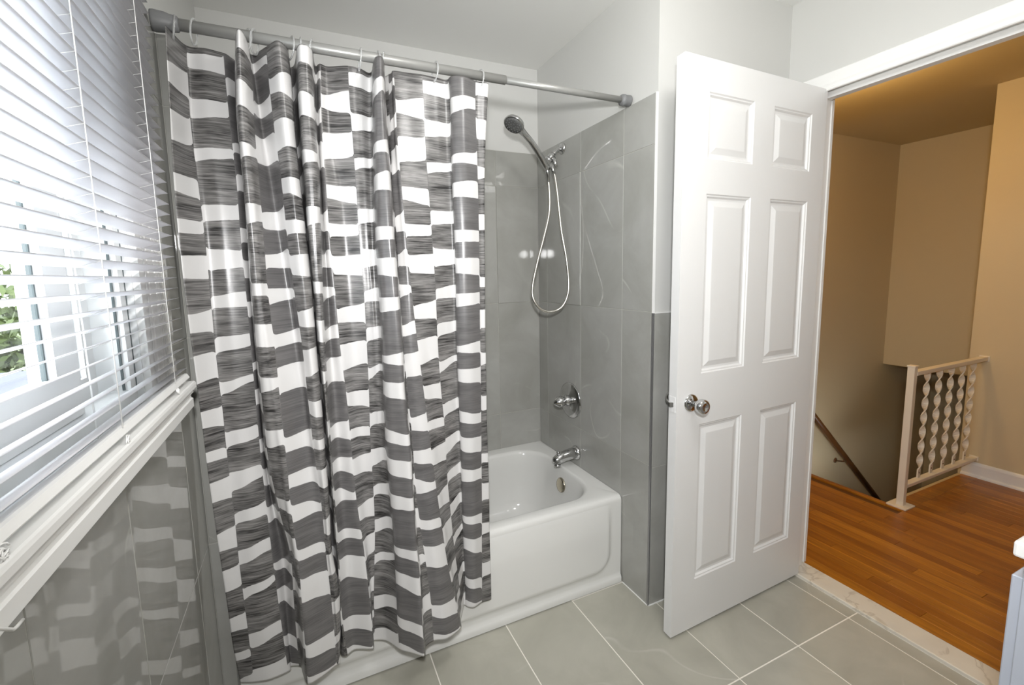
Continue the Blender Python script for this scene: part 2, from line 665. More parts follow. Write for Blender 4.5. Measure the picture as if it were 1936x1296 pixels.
cw = 0.064
hp = [(XD - t_, HZ - 0.012 + d_ * 1.06) for d_, t_ in casing_prof(0)]
struct(MB().prism([(p[0], p[1]) for p in hp], 'y', DY0 - 0.056, DY1 + 0.056).build('trim_2', M['white']))
for s_, yy in ((1, DY1 - 0.006), (-1, DY0 + 0.006)):
    pr = [(XD - t_, yy + s_ * d_ * 1.04) for d_, t_ in casing_prof(0)]
    struct(MB().prism(pr, 'z', 0.0, HZ - 0.012).build('trim_3', M['white']))
# the same on the hall side, plain
hc = MB().box((XH, DY0 - 0.06, HZ - 0.006), (XH + 0.014, DY1 + 0.06, HZ + 0.055))
hc.box((XH, DY1 - 0.004, 0.012), (XH + 0.014, DY1 + 0.056, HZ - 0.006)).box((XH, DY0 - 0.056, 0.012), (XH + 0.014, DY0 + 0.004, HZ - 0.006))
struct(hc.build('trim_4', M['white']))
# marble threshold
struct(MB().box((0.7155, DY0 - 0.012, -0.02), (0.8235, DY1 + 0.012, 0.0125), 0.0035).build('trim_5', M['marble']))

# ------------------------------------------------------------ the hall and stairwell
HF = 0.012
XS = 1.762
XR = 2.632
YB = -0.135
hall = MB().box((XH, YR - 1.2, -0.20), (XS, 0.78, HF - 0.010)).box((XS, YR - 1.2, -0.20), (XR, -0.165, HF - 0.010))
hf = struct(hall.build('floor', M['rail_wood']))
random.seed(11)
pw = 0.0572
x = 0.8245
rows = []
while x < XR - 0.012:
    rows.append((x, min(x + pw, XR)))
    x += pw
for x0, x1 in rows:
    ytop = 0.775 if x1 < XS - 0.05 else -0.236
    yb = -2.85
    y = yb - random.uniform(0, 0.6)
    while y < ytop:
        y1 = y + random.uniform(0.35, 1.05)
        a, c_ = max(y, yb), min(y1, ytop)
        if c_ - a > 0.02:
            tile(hf, M['oak'], 'z', 1, HF + random.uniform(-0.0003, 0.0003), x0, x1 if x1 < XS - 0.05 or x0 > XS - 0.06 else x1, a, c_, 0.010, 0.0009, 0.0007, 'plank')
        y = y1
# border boards along the stairwell
tile(hf, M['oak'], 'z', 1, HF + 0.0006, 1.7395, XR - 0.02, -0.236, -0.160, 0.0105, 0.001, 0.002, 'plank')
tile(hf, M['oak'], 'z', 1, HF + 0.0006, 1.7395, XS + 0.012, -0.160, 0.775, 0.0105, 0.001, 0.002, 'plank')
XE, XL = 3.70, 4.62
YS = 0.78
struct(MB().box((XR, -3.0, -2.9), (XE + 1.2, YB, 2.45)).build('wall_hall_right', M['hall_wall']))
struct(MB().box((XH, YS, -2.9), (XL + 0.1, YS + 0.1, 2.45)).build('wall_stair_left', M['hall_wall']))
struct(MB().box((XE, YB, 0.449), (XL, YS, 2.45)).build('wall_stair_head', M['hall_wall']))
struct(MB().box((XL, YB, -2.9), (XL + 0.1, YS, 0.449)).build('wall_stair_end', M['hall_wall']))
struct(MB().box((XH, -3.0, 2.40), (XE + 0.2, YS, 2.46)).build('ceiling', M['hall_ceiling']))
struct(MB().box((XH - 0.02, -3.1, -0.2), (XR, -3.0, 2.45)).build('wall_hall_end', M['hall_wall']))
struct(MB().box((XH - 0.10, -3.0, -0.2), (XH, YR - 0.1, 2.45)).build('wall_hall_left', M['hall_wall']))
st = MB()
for i in range(11):
    st.box((XS + 0.012 + i * 0.255, -0.165, -2.9), (XS + 0.012 + (i + 1) * 0.255, YS, -0.19 * (i + 1)))
struct(st.build('stair_flight', M['rail_wood']), 'brown stair flight going down below the hall railing', 'stairs')
struct(MB().box((XS, -0.165, -0.25), (XR, YB, -0.0)).build('wall_stair_right', M['hall_wall']))
# baseboard on the far hall wall
bp = [(XR - 0.0, HF), (XR - 0.014, HF), (XR - 0.014, HF + 0.075), (XR - 0.010, HF + 0.086), (XR - 0.005, HF + 0.092), (XR, HF + 0.092)]
struct(MB().prism(bp, 'y', -3.0, -0.155).build('baseboard_right', M['white']))
bq = [(XR - 0.014, HF), (XR - 0.028, HF), (XR - 0.026, HF + 0.009), (XR - 0.020, HF + 0.015), (XR - 0.014, HF + 0.017)]
struct(MB().prism(bq, 'y', -3.0, -0.155).build('baseboard_right', M['white']))

# ------------------------------------------------------------ the door
dr = bpy.data.objects.new('door_1', None)
COL.objects.link(dr)
HX, HY = 0.722, -0.308
dr.location = (HX, HY, 0.012)
ang = 0.0270
struct(dr, 'white six-panel door standing open beside the shower stub wall', 'door')
DW, DH, DT = 0.772, 2.030, 0.035
ca, sa = math.cos(ang), math.sin(ang)


def dpt(u, z, d):
    """u from the hinge towards the free edge, z above the door's foot, d behind the room face"""
    return (-u * ca + sa * d, -u * sa + d * ca, z)


# panels: room-face and back-face are grids with moulded sunk panels
us = [0.0, 0.0915, 0.3195, 0.4285, 0.6575, DW]
zs = [0.0, 0.195, 0.795, 0.981, 1.600, 1.713, 1.927, DH]
hole = {(1, 1), (3, 1), (1, 3), (3, 3), (1, 5), (3, 5)}
bmv, bmf = [], []
cache = {}


def dv(p):
    key = tuple(round(c_, 5) for c_ in p)
    if key not in cache:
        cache[key] = len(bmv)
        bmv.append(p)
    return cache[key]


pan_objs = []
for side in (0, 1):
    for i in range(5):
        for j in range(7):
            u0, u1, z0, z1 = us[i], us[i + 1], zs[j], zs[j + 1]
            d0 = 0.0 if side == 0 else DT
            if (i, j) not in hole:
                q = [dv(dpt(u, z, d0)) for u, z in ((u0, z0), (u1, z0), (u1, z1), (u0, z1))]
                bmf.append(q if side == 0 else q[::-1])
            else:
                # moulded edge: down steps, flat, then raised field (the field is a part)
                steps = [(0.0, 0.0), (0.004, 0.0035), (0.008, 0.0040), (0.013, 0.0095), (0.017, 0.0100)]
                ring = []
                for ins, dep in steps:
                    dd = d0 + (dep if side == 0 else -dep)
                    ring.append([dv(dpt(u, z, dd)) for u, z in ((u0 + ins, z0 + ins), (u1 - ins, z0 + ins), (u1 - ins, z1 - ins), (u0 + ins, z1 - ins))])
                for a in range(len(ring) - 1):
                    for b_ in range(4):
                        c_ = (b_ + 1) % 4
                        q = [ring[a][b_], ring[a][c_], ring[a + 1][c_], ring[a + 1][b_]]
                        bmf.append(q if side == 0 else q[::-1])
                pv, pf = [], []
                for ins, dep in ((0.017, 0.0100), (0.021, 0.0100), (0.040, 0.0035), (0.043, 0.0032)):
                    dd = d0 + (dep if side == 0 else -dep)
                    pv += [dpt(u, z, dd) for u, z in ((u0 + ins, z0 + ins), (u1 - ins, z0 + ins), (u1 - ins, z1 - ins), (u0 + ins, z1 - ins))]
                for a in range(3):
                    for b_ in range(4):
                        c_ = (b_ + 1) % 4
                        pf.append((a * 4 + b_, a * 4 + c_, a * 4 + 4 + c_, a * 4 + 4 + b_))
                pf.append((12, 13, 14, 15))
                if side:
                    pf = [tuple(reversed(q)) for q in pf]
                pan_objs.append((pv, pf))
# edges
for j in range(7):
    for u, fl_ in ((0.0, 0), (DW, 1)):
        q = [dv(dpt(u, zs[j], 0)), dv(dpt(u, zs[j + 1], 0)), dv(dpt(u, zs[j + 1], DT)), dv(dpt(u, zs[j], DT))]
        bmf.append(q if fl_ == 0 else q[::-1])
for i in range(5):
    for z, fl_ in ((0.0, 0), (DH, 1)):
        q = [dv(dpt(us[i], z, 0)), dv(dpt(us[i], z, DT)), dv(dpt(us[i + 1], z, DT)), dv(dpt(us[i + 1], z, 0))]
        bmf.append(q if fl_ == 0 else q[::-1])
me = mesh('door_frame', bmv, [tuple(q) for q in bmf])
link('door_frame', me, M['door'], dr)
for pv, pf in pan_objs:
    link('panel', mesh('panel', pv, pf), M['door'], dr)


def dw(u, z, d):
    p = dpt(u, z, d)
    return Vector((HX + p[0], HY + p[1], 0.012 + p[2]))


kz, ku = 0.893 - 0.012, 0.703
nrm = (dw(0, 0, 0) - dw(0, 0, 1)).normalized()
kn = MB().lathe(dw(ku, kz, 0.001), nrm, [(0, 0.0), (0, 0.032), (0.004, 0.0315), (0.008, 0.027), (0.010, 0.016), (0.012, 0.0)], 32).build('rosette', M['chrome'], dr)
kn = MB().lathe(dw(ku, kz, -0.009), nrm, [(0, 0.011), (0.012, 0.0105), (0.018, 0.014), (0.026, 0.022), (0.034, 0.0255), (0.044, 0.0262), (0.050, 0.0245), (0.054, 0.020), (0.0545, 0.010), (0.052, 0.008), (0.052, 0.0)], 32).build('knob', M['chrome'], dr)
MB().lathe(dw(ku, kz, DT - 0.001), -nrm, [(0, 0.0), (0, 0.032), (0.004, 0.0315), (0.008, 0.027), (0.011, 0.011), (0.024, 0.0105), (0.032, 0.017), (0.044, 0.0262), (0.058, 0.025), (0.064, 0.018), (0.065, 0.0)], 24).build('knob', M['chrome'], dr)
e0 = dw(DW, kz, DT / 2)
lp = MB().box((e0.x - 0.0015, e0.y - 0.0125, e0.z - 0.028), (e0.x + 0.001, e0.y + 0.0125, e0.z + 0.028), 0.0006)
lp.build('latch_plate', M['door'], dr)
lb = MB().prism([(e0.x - 0.013, e0.y + 0.001), (e0.x, e0.y - 0.006), (e0.x, e0.y + 0.007), (e0.x - 0.012, e0.y + 0.007)], 'z', e0.z - 0.008, e0.z + 0.008)
lb.build('latch_bolt', M['chrome'], dr)

# ------------------------------------------------------------ bathtub
def rrect(x0, x1, y0, y1, r, z, n=12):
    """rounded rectangle loop, counter-clockwise; r = (x1y0, x1y1, x0y1, x0y0) or a number"""
    if not hasattr(r, '__len__'):
        r = (r, r, r, r)
    o = []
    for (cx, cy, a0), rr in zip(((x1, y0, -90), (x1, y1, 0), (x0, y1, 90), (x0, y0, 180)), r):
        sx = -1 if cx == x1 else 1
        sy = -1 if cy == y1 else 1
        for k_ in range(n + 1):
            a = math.radians(a0 + 90 * k_ / n)
            o.append((cx + sx * rr + rr * math.cos(a), cy + sy * rr + rr * math.sin(a), z))
    return o


tub = thing('bathtub', 'white enamel bathtub with a plain front apron behind the printed curtain', 'bathtub', (-0.75, 0.35, 0))
TX0, TX1, TY1, TH = LA + 0.002, -0.002, D - 0.002, 0.398
loops = [rrect(TX0, TX1, 0.0, TY1, 0.003, 0.0), rrect(TX0, TX1, 0.0, TY1, 0.003, 0.376),
         rrect(TX0, TX1, 0.0015, TY1, 0.003, 0.385), rrect(TX0, TX1, 0.006, TY1, 0.004, 0.393), rrect(TX0, TX1, 0.014, TY1, 0.005, TH),
         rrect(TX0 + 0.085, -0.064, 0.052, 0.640, 0.150, TH), rrect(TX0 + 0.090, -0.070, 0.057, 0.635, 0.150, TH - 0.0015),
         rrect(TX0 + 0.096, -0.076, 0.064, 0.628, 0.148, TH - 0.007), rrect(TX0 + 0.102, -0.081, 0.070, 0.622, 0.146, TH - 0.018),
         rrect(TX0 + 0.125, -0.088, 0.076, 0.616, 0.145, 0.33), rrect(TX0 + 0.19, -0.105, 0.085, 0.607, 0.145, 0.22),
         rrect(TX0 + 0.25, -0.128, 0.097, 0.595, 0.14, 0.13), rrect(TX0 + 0.28, -0.15, 0.115, 0.577, 0.13, 0.095),
         rrect(TX0 + 0.33, -0.19, 0.155, 0.537, 0.11, 0.075), rrect(TX0 + 0.45, -0.30, 0.25, 0.44, 0.08, 0.068)]
b = MB()
n_ = len(loops[0])
v = [p for lp_ in loops for p in lp_]
f = []
for i in range(len(loops) - 1):
    for j in range(n_):
        k2 = (j + 1) % n_
        f.append((i * n_ + j, i * n_ + k2, (i + 1) * n_ + k2, (i + 1) * n_ + j))
f.append(tuple((len(loops) - 1) * n_ + j for j in range(n_)))
b.add(v, f, True)
tb = b.build('basin', M['enamel'], tub)
md = tb.modifiers.new('edges', 'EDGE_SPLIT')
md.split_angle = math.radians(50)
# pressed front panel of the apron
gx, gz = 90, 40
v, f = [], []
for j in range(gz + 1):
    for i in range(gx + 1):
        s_ = (i / gx)
        x = TX0 + 0.004 + (TX1 - 0.004 - TX0 - 0.004) * (1 - (1 - s_) ** 1.6)
        z = 0.004 + 0.368 * j / gz
        r = 0.10
        dx, dz = -0.050 - x, z - 0.060
        if dx < r and dz < r:
            d_ = r - math.hypot(r - dx, r - dz) if True else 0
        else:
            d_ = min(dx, dz)
        top = max(0.0, min(1.0, (0.372 - z) / 0.10))
        h = 0.011 * max(0.0, min(1.0, d_ / 0.028))
        h = h * (0.5 - 0.5 * math.cos(PI * min(1, d_ / 0.028))) if 0 < d_ < 0.028 else h
        h *= top ** 0.7
        sk = 0.008 * max(0.0, min(1.0, (0.040 - z) / 0.012))
        v.append((x, -0.0008 - max(h, sk), z))
for j in range(gz):
    for i in range(gx):
        a = j * (gx + 1) + i
        f.append((a, a + 1, a + gx + 2, a + gx + 1))
MB().add(v, f, True).build('apron', M['enamel'], tub)
ov = MB().lathe((-0.0905, 0.338, 0.312), Vector((-1, 0, 0.16)), [(0, 0.0), (0, 0.036), (0.004, 0.036), (0.008, 0.033), (0.0095, 0.026), (0.010, 0.0)], 28).build('overflow_plate', M['nickel'], tub)
MB().lathe((-0.30, 0.345, 0.0675), (0, 0, 1), [(0, 0.0), (0, 0.032), (0.003, 0.032), (0.004, 0.022), (0.002, 0.0)], 20).build('drain', M['chrome'], tub)

# ------------------------------------------------------------ spout, valve, shower
sp = thing('tub_spout', 'chrome tub spout with a pull-up diverter below the shower valve', 'spout', (0, 0.338, 0.452))
MB().lathe((-0.0005, 0.338, 0.462), (-1, 0, 0), [(0, 0.0), (0, 0.036), (0.006, 0.036), (0.012, 0.031), (0.016, 0.029)], 28).build('flange', M['chrome'], sp)
MB().tube([(-0.010, 0.338, 0.463), (-0.035, 0.338, 0.463), (-0.07, 0.338, 0.459), (-0.100, 0.338, 0.452), (-0.122, 0.338, 0.442), (-0.130, 0.338, 0.434)],
          [0.028, 0.027, 0.0255, 0.0245, 0.022, 0.016], 24).build('spout_body', M['chrome'], sp)
MB().lathe((-0.113, 0.338, 0.424), (0, 0, -1), [(0, 0.017), (0.008, 0.0165), (0.010, 0.013), (0.006, 0.0)], 20).build('outlet', M['chrome'], sp)
MB().lathe((-0.108, 0.338, 0.463), (0, 0, 1), [(0, 0.004), (0.012, 0.004), (0.014, 0.008), (0.022, 0.009), (0.026, 0.007), (0.027, 0.0)], 16).build('diverter_knob', M['chrome'], sp)

va = thing('shower_valve', 'round chrome shower valve with a pointed knob on the grey tiled wall', 'valve', (0, 0.388, 0.719))
MB().lathe((-0.0005, 0.388, 0.719), (-1, 0, 0), [(0, 0.0), (0, 0.091), (0.004, 0.090), (0.009, 0.082), (0.012, 0.066), (0.015, 0.040), (0.018, 0.034), (0.0185, 0.0)], 40).build('escutcheon', M['chrome'], va)
MB().lathe((-0.016, 0.388, 0.719), (-1, 0, 0), [(0, 0.030), (0.014, 0.028), (0.020, 0.024), (0.028, 0.0235), (0.034, 0.028), (0.046, 0.030), (0.058, 0.027), (0.072, 0.017), (0.082, 0.008), (0.084, 0.0)], 28).build('handle', M['chrome'], va)

arm = thing('wall_bracket', 'short chrome pipe and swivel holder on the wall carrying the hand shower', 'shower bracket', (0, 0.45, 1.955))
MB().lathe((-0.0005, 0.452, 1.958), (-1, 0, 0), [(0, 0.0), (0, 0.027), (0.004, 0.027), (0.010, 0.022), (0.014, 0.012), (0.0145, 0.0)], 24).build('flange', M['chrome'], arm)
MB().tube([(-0.004, 0.452, 1.958), (-0.022, 0.452, 1.953), (-0.045, 0.450, 1.936), (-0.062, 0.449, 1.918)], 0.0095, 16).build('pipe', M['chrome'], arm)
MB().tube([(-0.056, 0.4495, 1.925), (-0.066, 0.4485, 1.914), (-0.080, 0.4475, 1.900)], [0.015, 0.0165, 0.0165], 16).build('swivel_nut', M['chrome'], arm)
MB().tube([(-0.080, 0.447, 1.900), (-0.090, 0.446, 1.889)], [0.020, 0.019], 16).build('holder', M['chrome'], arm)
MB().tube([(-0.060, 0.442, 1.909), (-0.058, 0.430, 1.885), (-0.053, 0.424, 1.862)], [0.011, 0.011, 0.009], 14).build('outlet', M['chrome'], arm)


hs = thing('hand_shower', 'chrome hand shower resting in the holder with a looping steel hose', 'hand shower', (-0.10, 0.45, 1.86))
P0, P1 = Vector((-0.094, 0.432, 1.845)), Vector((-0.262, 0.405, 2.012))
pts = [P0 + (P1 - P0) * t_ + Vector((0, 0, 0.020 * math.sin(PI * t_))) for t_ in (0, 0.08, 0.2, 0.4, 0.6, 0.8, 0.92, 1.0)]
MB().tube(pts, [0.0125, 0.0140, 0.0150, 0.0145, 0.0135, 0.0140, 0.0175, 0.021], 18).build('handle', M['chrome'], hs)
hc_ = Vector((-0.291, 0.392, 2.022))
hn = Vector((-0.538, -0.222, -0.82)).normalized()
hd = MB().lathe(hc_ - hn * 0.020, hn, [(0, 0.0), (0.001, 0.020), (0.006, 0.036), (0.014, 0.0455), (0.024, 0.048), (0.028, 0.0465), (0.030, 0.043)], 32).build('head', M['chrome'], hs)
MB().lathe(hc_ + hn * 0.0085, hn, [(0, 0.0), (0, 0.042), (0.0025, 0.042), (0.0032, 0.020), (0.0032, 0.0)], 28).build('spray_face', M['nozzle'], hd)
nb = MB()
ax1 = hn.cross(Vector((0, 0, 1))).normalized()
ax2 = hn.cross(ax1)
for rr, nn in ((0.012, 5), (0.023, 10), (0.034, 15)):
    for q in range(nn):
        a = 2 * PI * q / nn
        nb.lathe(hc_ + hn * 0.0105 + (ax1 * math.cos(a) + ax2 * math.sin(a)) * rr, hn, [(0, 0.0021), (0.0035, 0.0018), (0.004, 0.0)], 7)
no = nb.build('nozzles', M['rubber'], hd)
no['kind'] = 'stuff'


def smooth_path(ps, n=8):
    ps = [Vector(p) for p in ps]
    out = []
    for i in range(len(ps) - 1):
        p0, p1, p2, p3 = ps[max(i - 1, 0)], ps[i], ps[i + 1], ps[min(i + 2, len(ps) - 1)]
        for q in range(n):
            t_ = q / n
            out.append(0.5 * ((2 * p1) + (p2 - p0) * t_ + (2 * p0 - 5 * p1 + 4 * p2 - p3) * t_ * t_ + (3 * p1 - p0 - 3 * p2 + p3) * t_ ** 3))
    out.append(ps[-1])
    return out


HOSE = [(-0.099,0.430,1.845),(-0.093,0.430,1.789),(-0.088,0.430,1.703),(-0.095,0.430,1.629),(-0.126,0.425,1.528),(-0.168,0.420,1.402),(-0.198,0.410,1.303),(-0.202,0.400,1.245),(-0.173,0.390,1.194),(-0.121,0.380,1.174),(-0.068,0.370,1.190),(-0.038,0.360,1.242),(-0.032,0.355,1.311),(-0.044,0.355,1.424),(-0.060,0.370,1.548),(-0.064,0.385,1.648),(-0.066,0.400,1.748),(-0.070,0.415,1.824),(-0.081,0.425,1.869)]
MB().tube(smooth_path(HOSE), 0.0068, 10).build('hose', M['hose'], hs)
MB().tube([Vector(HOSE[0]) + Vector((-0.002, 0, 0.012)), HOSE[0], HOSE[1]], [0.010, 0.010, 0.0075], 14).build('hose_nut', M['chrome'], hs)
MB().tube([Vector(HOSE[-1]) + Vector((0, 0.0, 0.004)), HOSE[-2]], [0.0095, 0.0085], 14).build('hose_nut', M['chrome'], hs)

# ------------------------------------------------------------ curtain rod and rings
RY, RZ = -0.016, 2.010
rod = thing('curtain_rod', 'grey tension rod spanning the tub between window wall and tiled stub wall', 'curtain rod', (-0.75, RY, RZ))
MB().tube([(L + 0.03, RY, RZ), (-0.530, RY, RZ)], 0.0145, 20).build('outer_tube', M['rod'], rod)
MB().tube([(-0.531, RY, RZ), (-0.03, RY, RZ)], 0.0118, 20).build('inner_tube', M['rod'], rod)
MB().lathe((L + 0.001, RY, RZ), (1, 0, 0), [(0, 0.0), (0, 0.024), (0.006, 0.025), (0.030, 0.023), (0.040, 0.020), (0.055, 0.0185), (0.058, 0.0145), (0.058, 0.0)], 24).build('end_cap', M['rubber'], rod)
MB().lathe((-0.001, RY, RZ), (-1, 0, 0), [(0, 0.0), (0, 0.0205), (0.004, 0.021), (0.022, 0.019), (0.026, 0.0215), (0.036, 0.0205), (0.040, 0.0145), (0.042, 0.012), (0.042, 0.0)], 24).build('end_cap', M['rubber'], rod)

ring_me = None
RX = [-1.462, -1.419, -1.298, -1.281, -1.191, -1.168, -1.138, -1.005, -0.957, -0.937, -0.776, -0.623]
RD = ['clear plastic ring beside the left end cap of the rod', 'clear plastic ring second from the left end of the rod', 'clear ring on the left side of the first narrow curtain fold',
      'clear ring on the right side of the first narrow curtain fold', 'bright clear ring right of the second dark curtain fold', 'clear ring left of the white curtain fold edge',
      'clear ring right of the white curtain fold edge', 'clear ring alone over the middle of the flat curtain panel', 'clear ring left of the grey front curtain fold',
      'clear ring right of the grey front curtain fold', 'clear ring second from the right end of the curtain', 'rightmost clear ring, near the free edge of the curtain']
for i, x in enumerate(RX):
    tilt = (0.25, -0.1, 0.5, -0.3, 0.35, 0.1, -0.15, 0.0, 0.25, -0.2, 0.1, 0.15)[i]
    if ring_me is None:
        pr = []
        for q in range(29):
            a = 2 * PI * q / 28
            pr.append((0.0, 0.0255 * math.sin(a) * (1 - 0.10 * math.cos(a)), 0.0305 * math.cos(a)))
        rb = MB().tube(pr, 0.0024, 8, caps=False)
        o = rb.build('curtain_ring', M['clear'], None)
        # recentre on the ring's middle
        o.location = (0, 0, 0)
        for vtx in o.data.vertices:
            vtx.co.z -= 0.0305
        ring_me = o.data
    else:
        o = link('curtain_ring', ring_me)
    o.location = (x, RY, RZ - 0.0135)
    o.rotation_euler = (0.0, 0.12, tilt)
    tag(o, RD[i], 'ring', 'clear rings along the curtain rod')

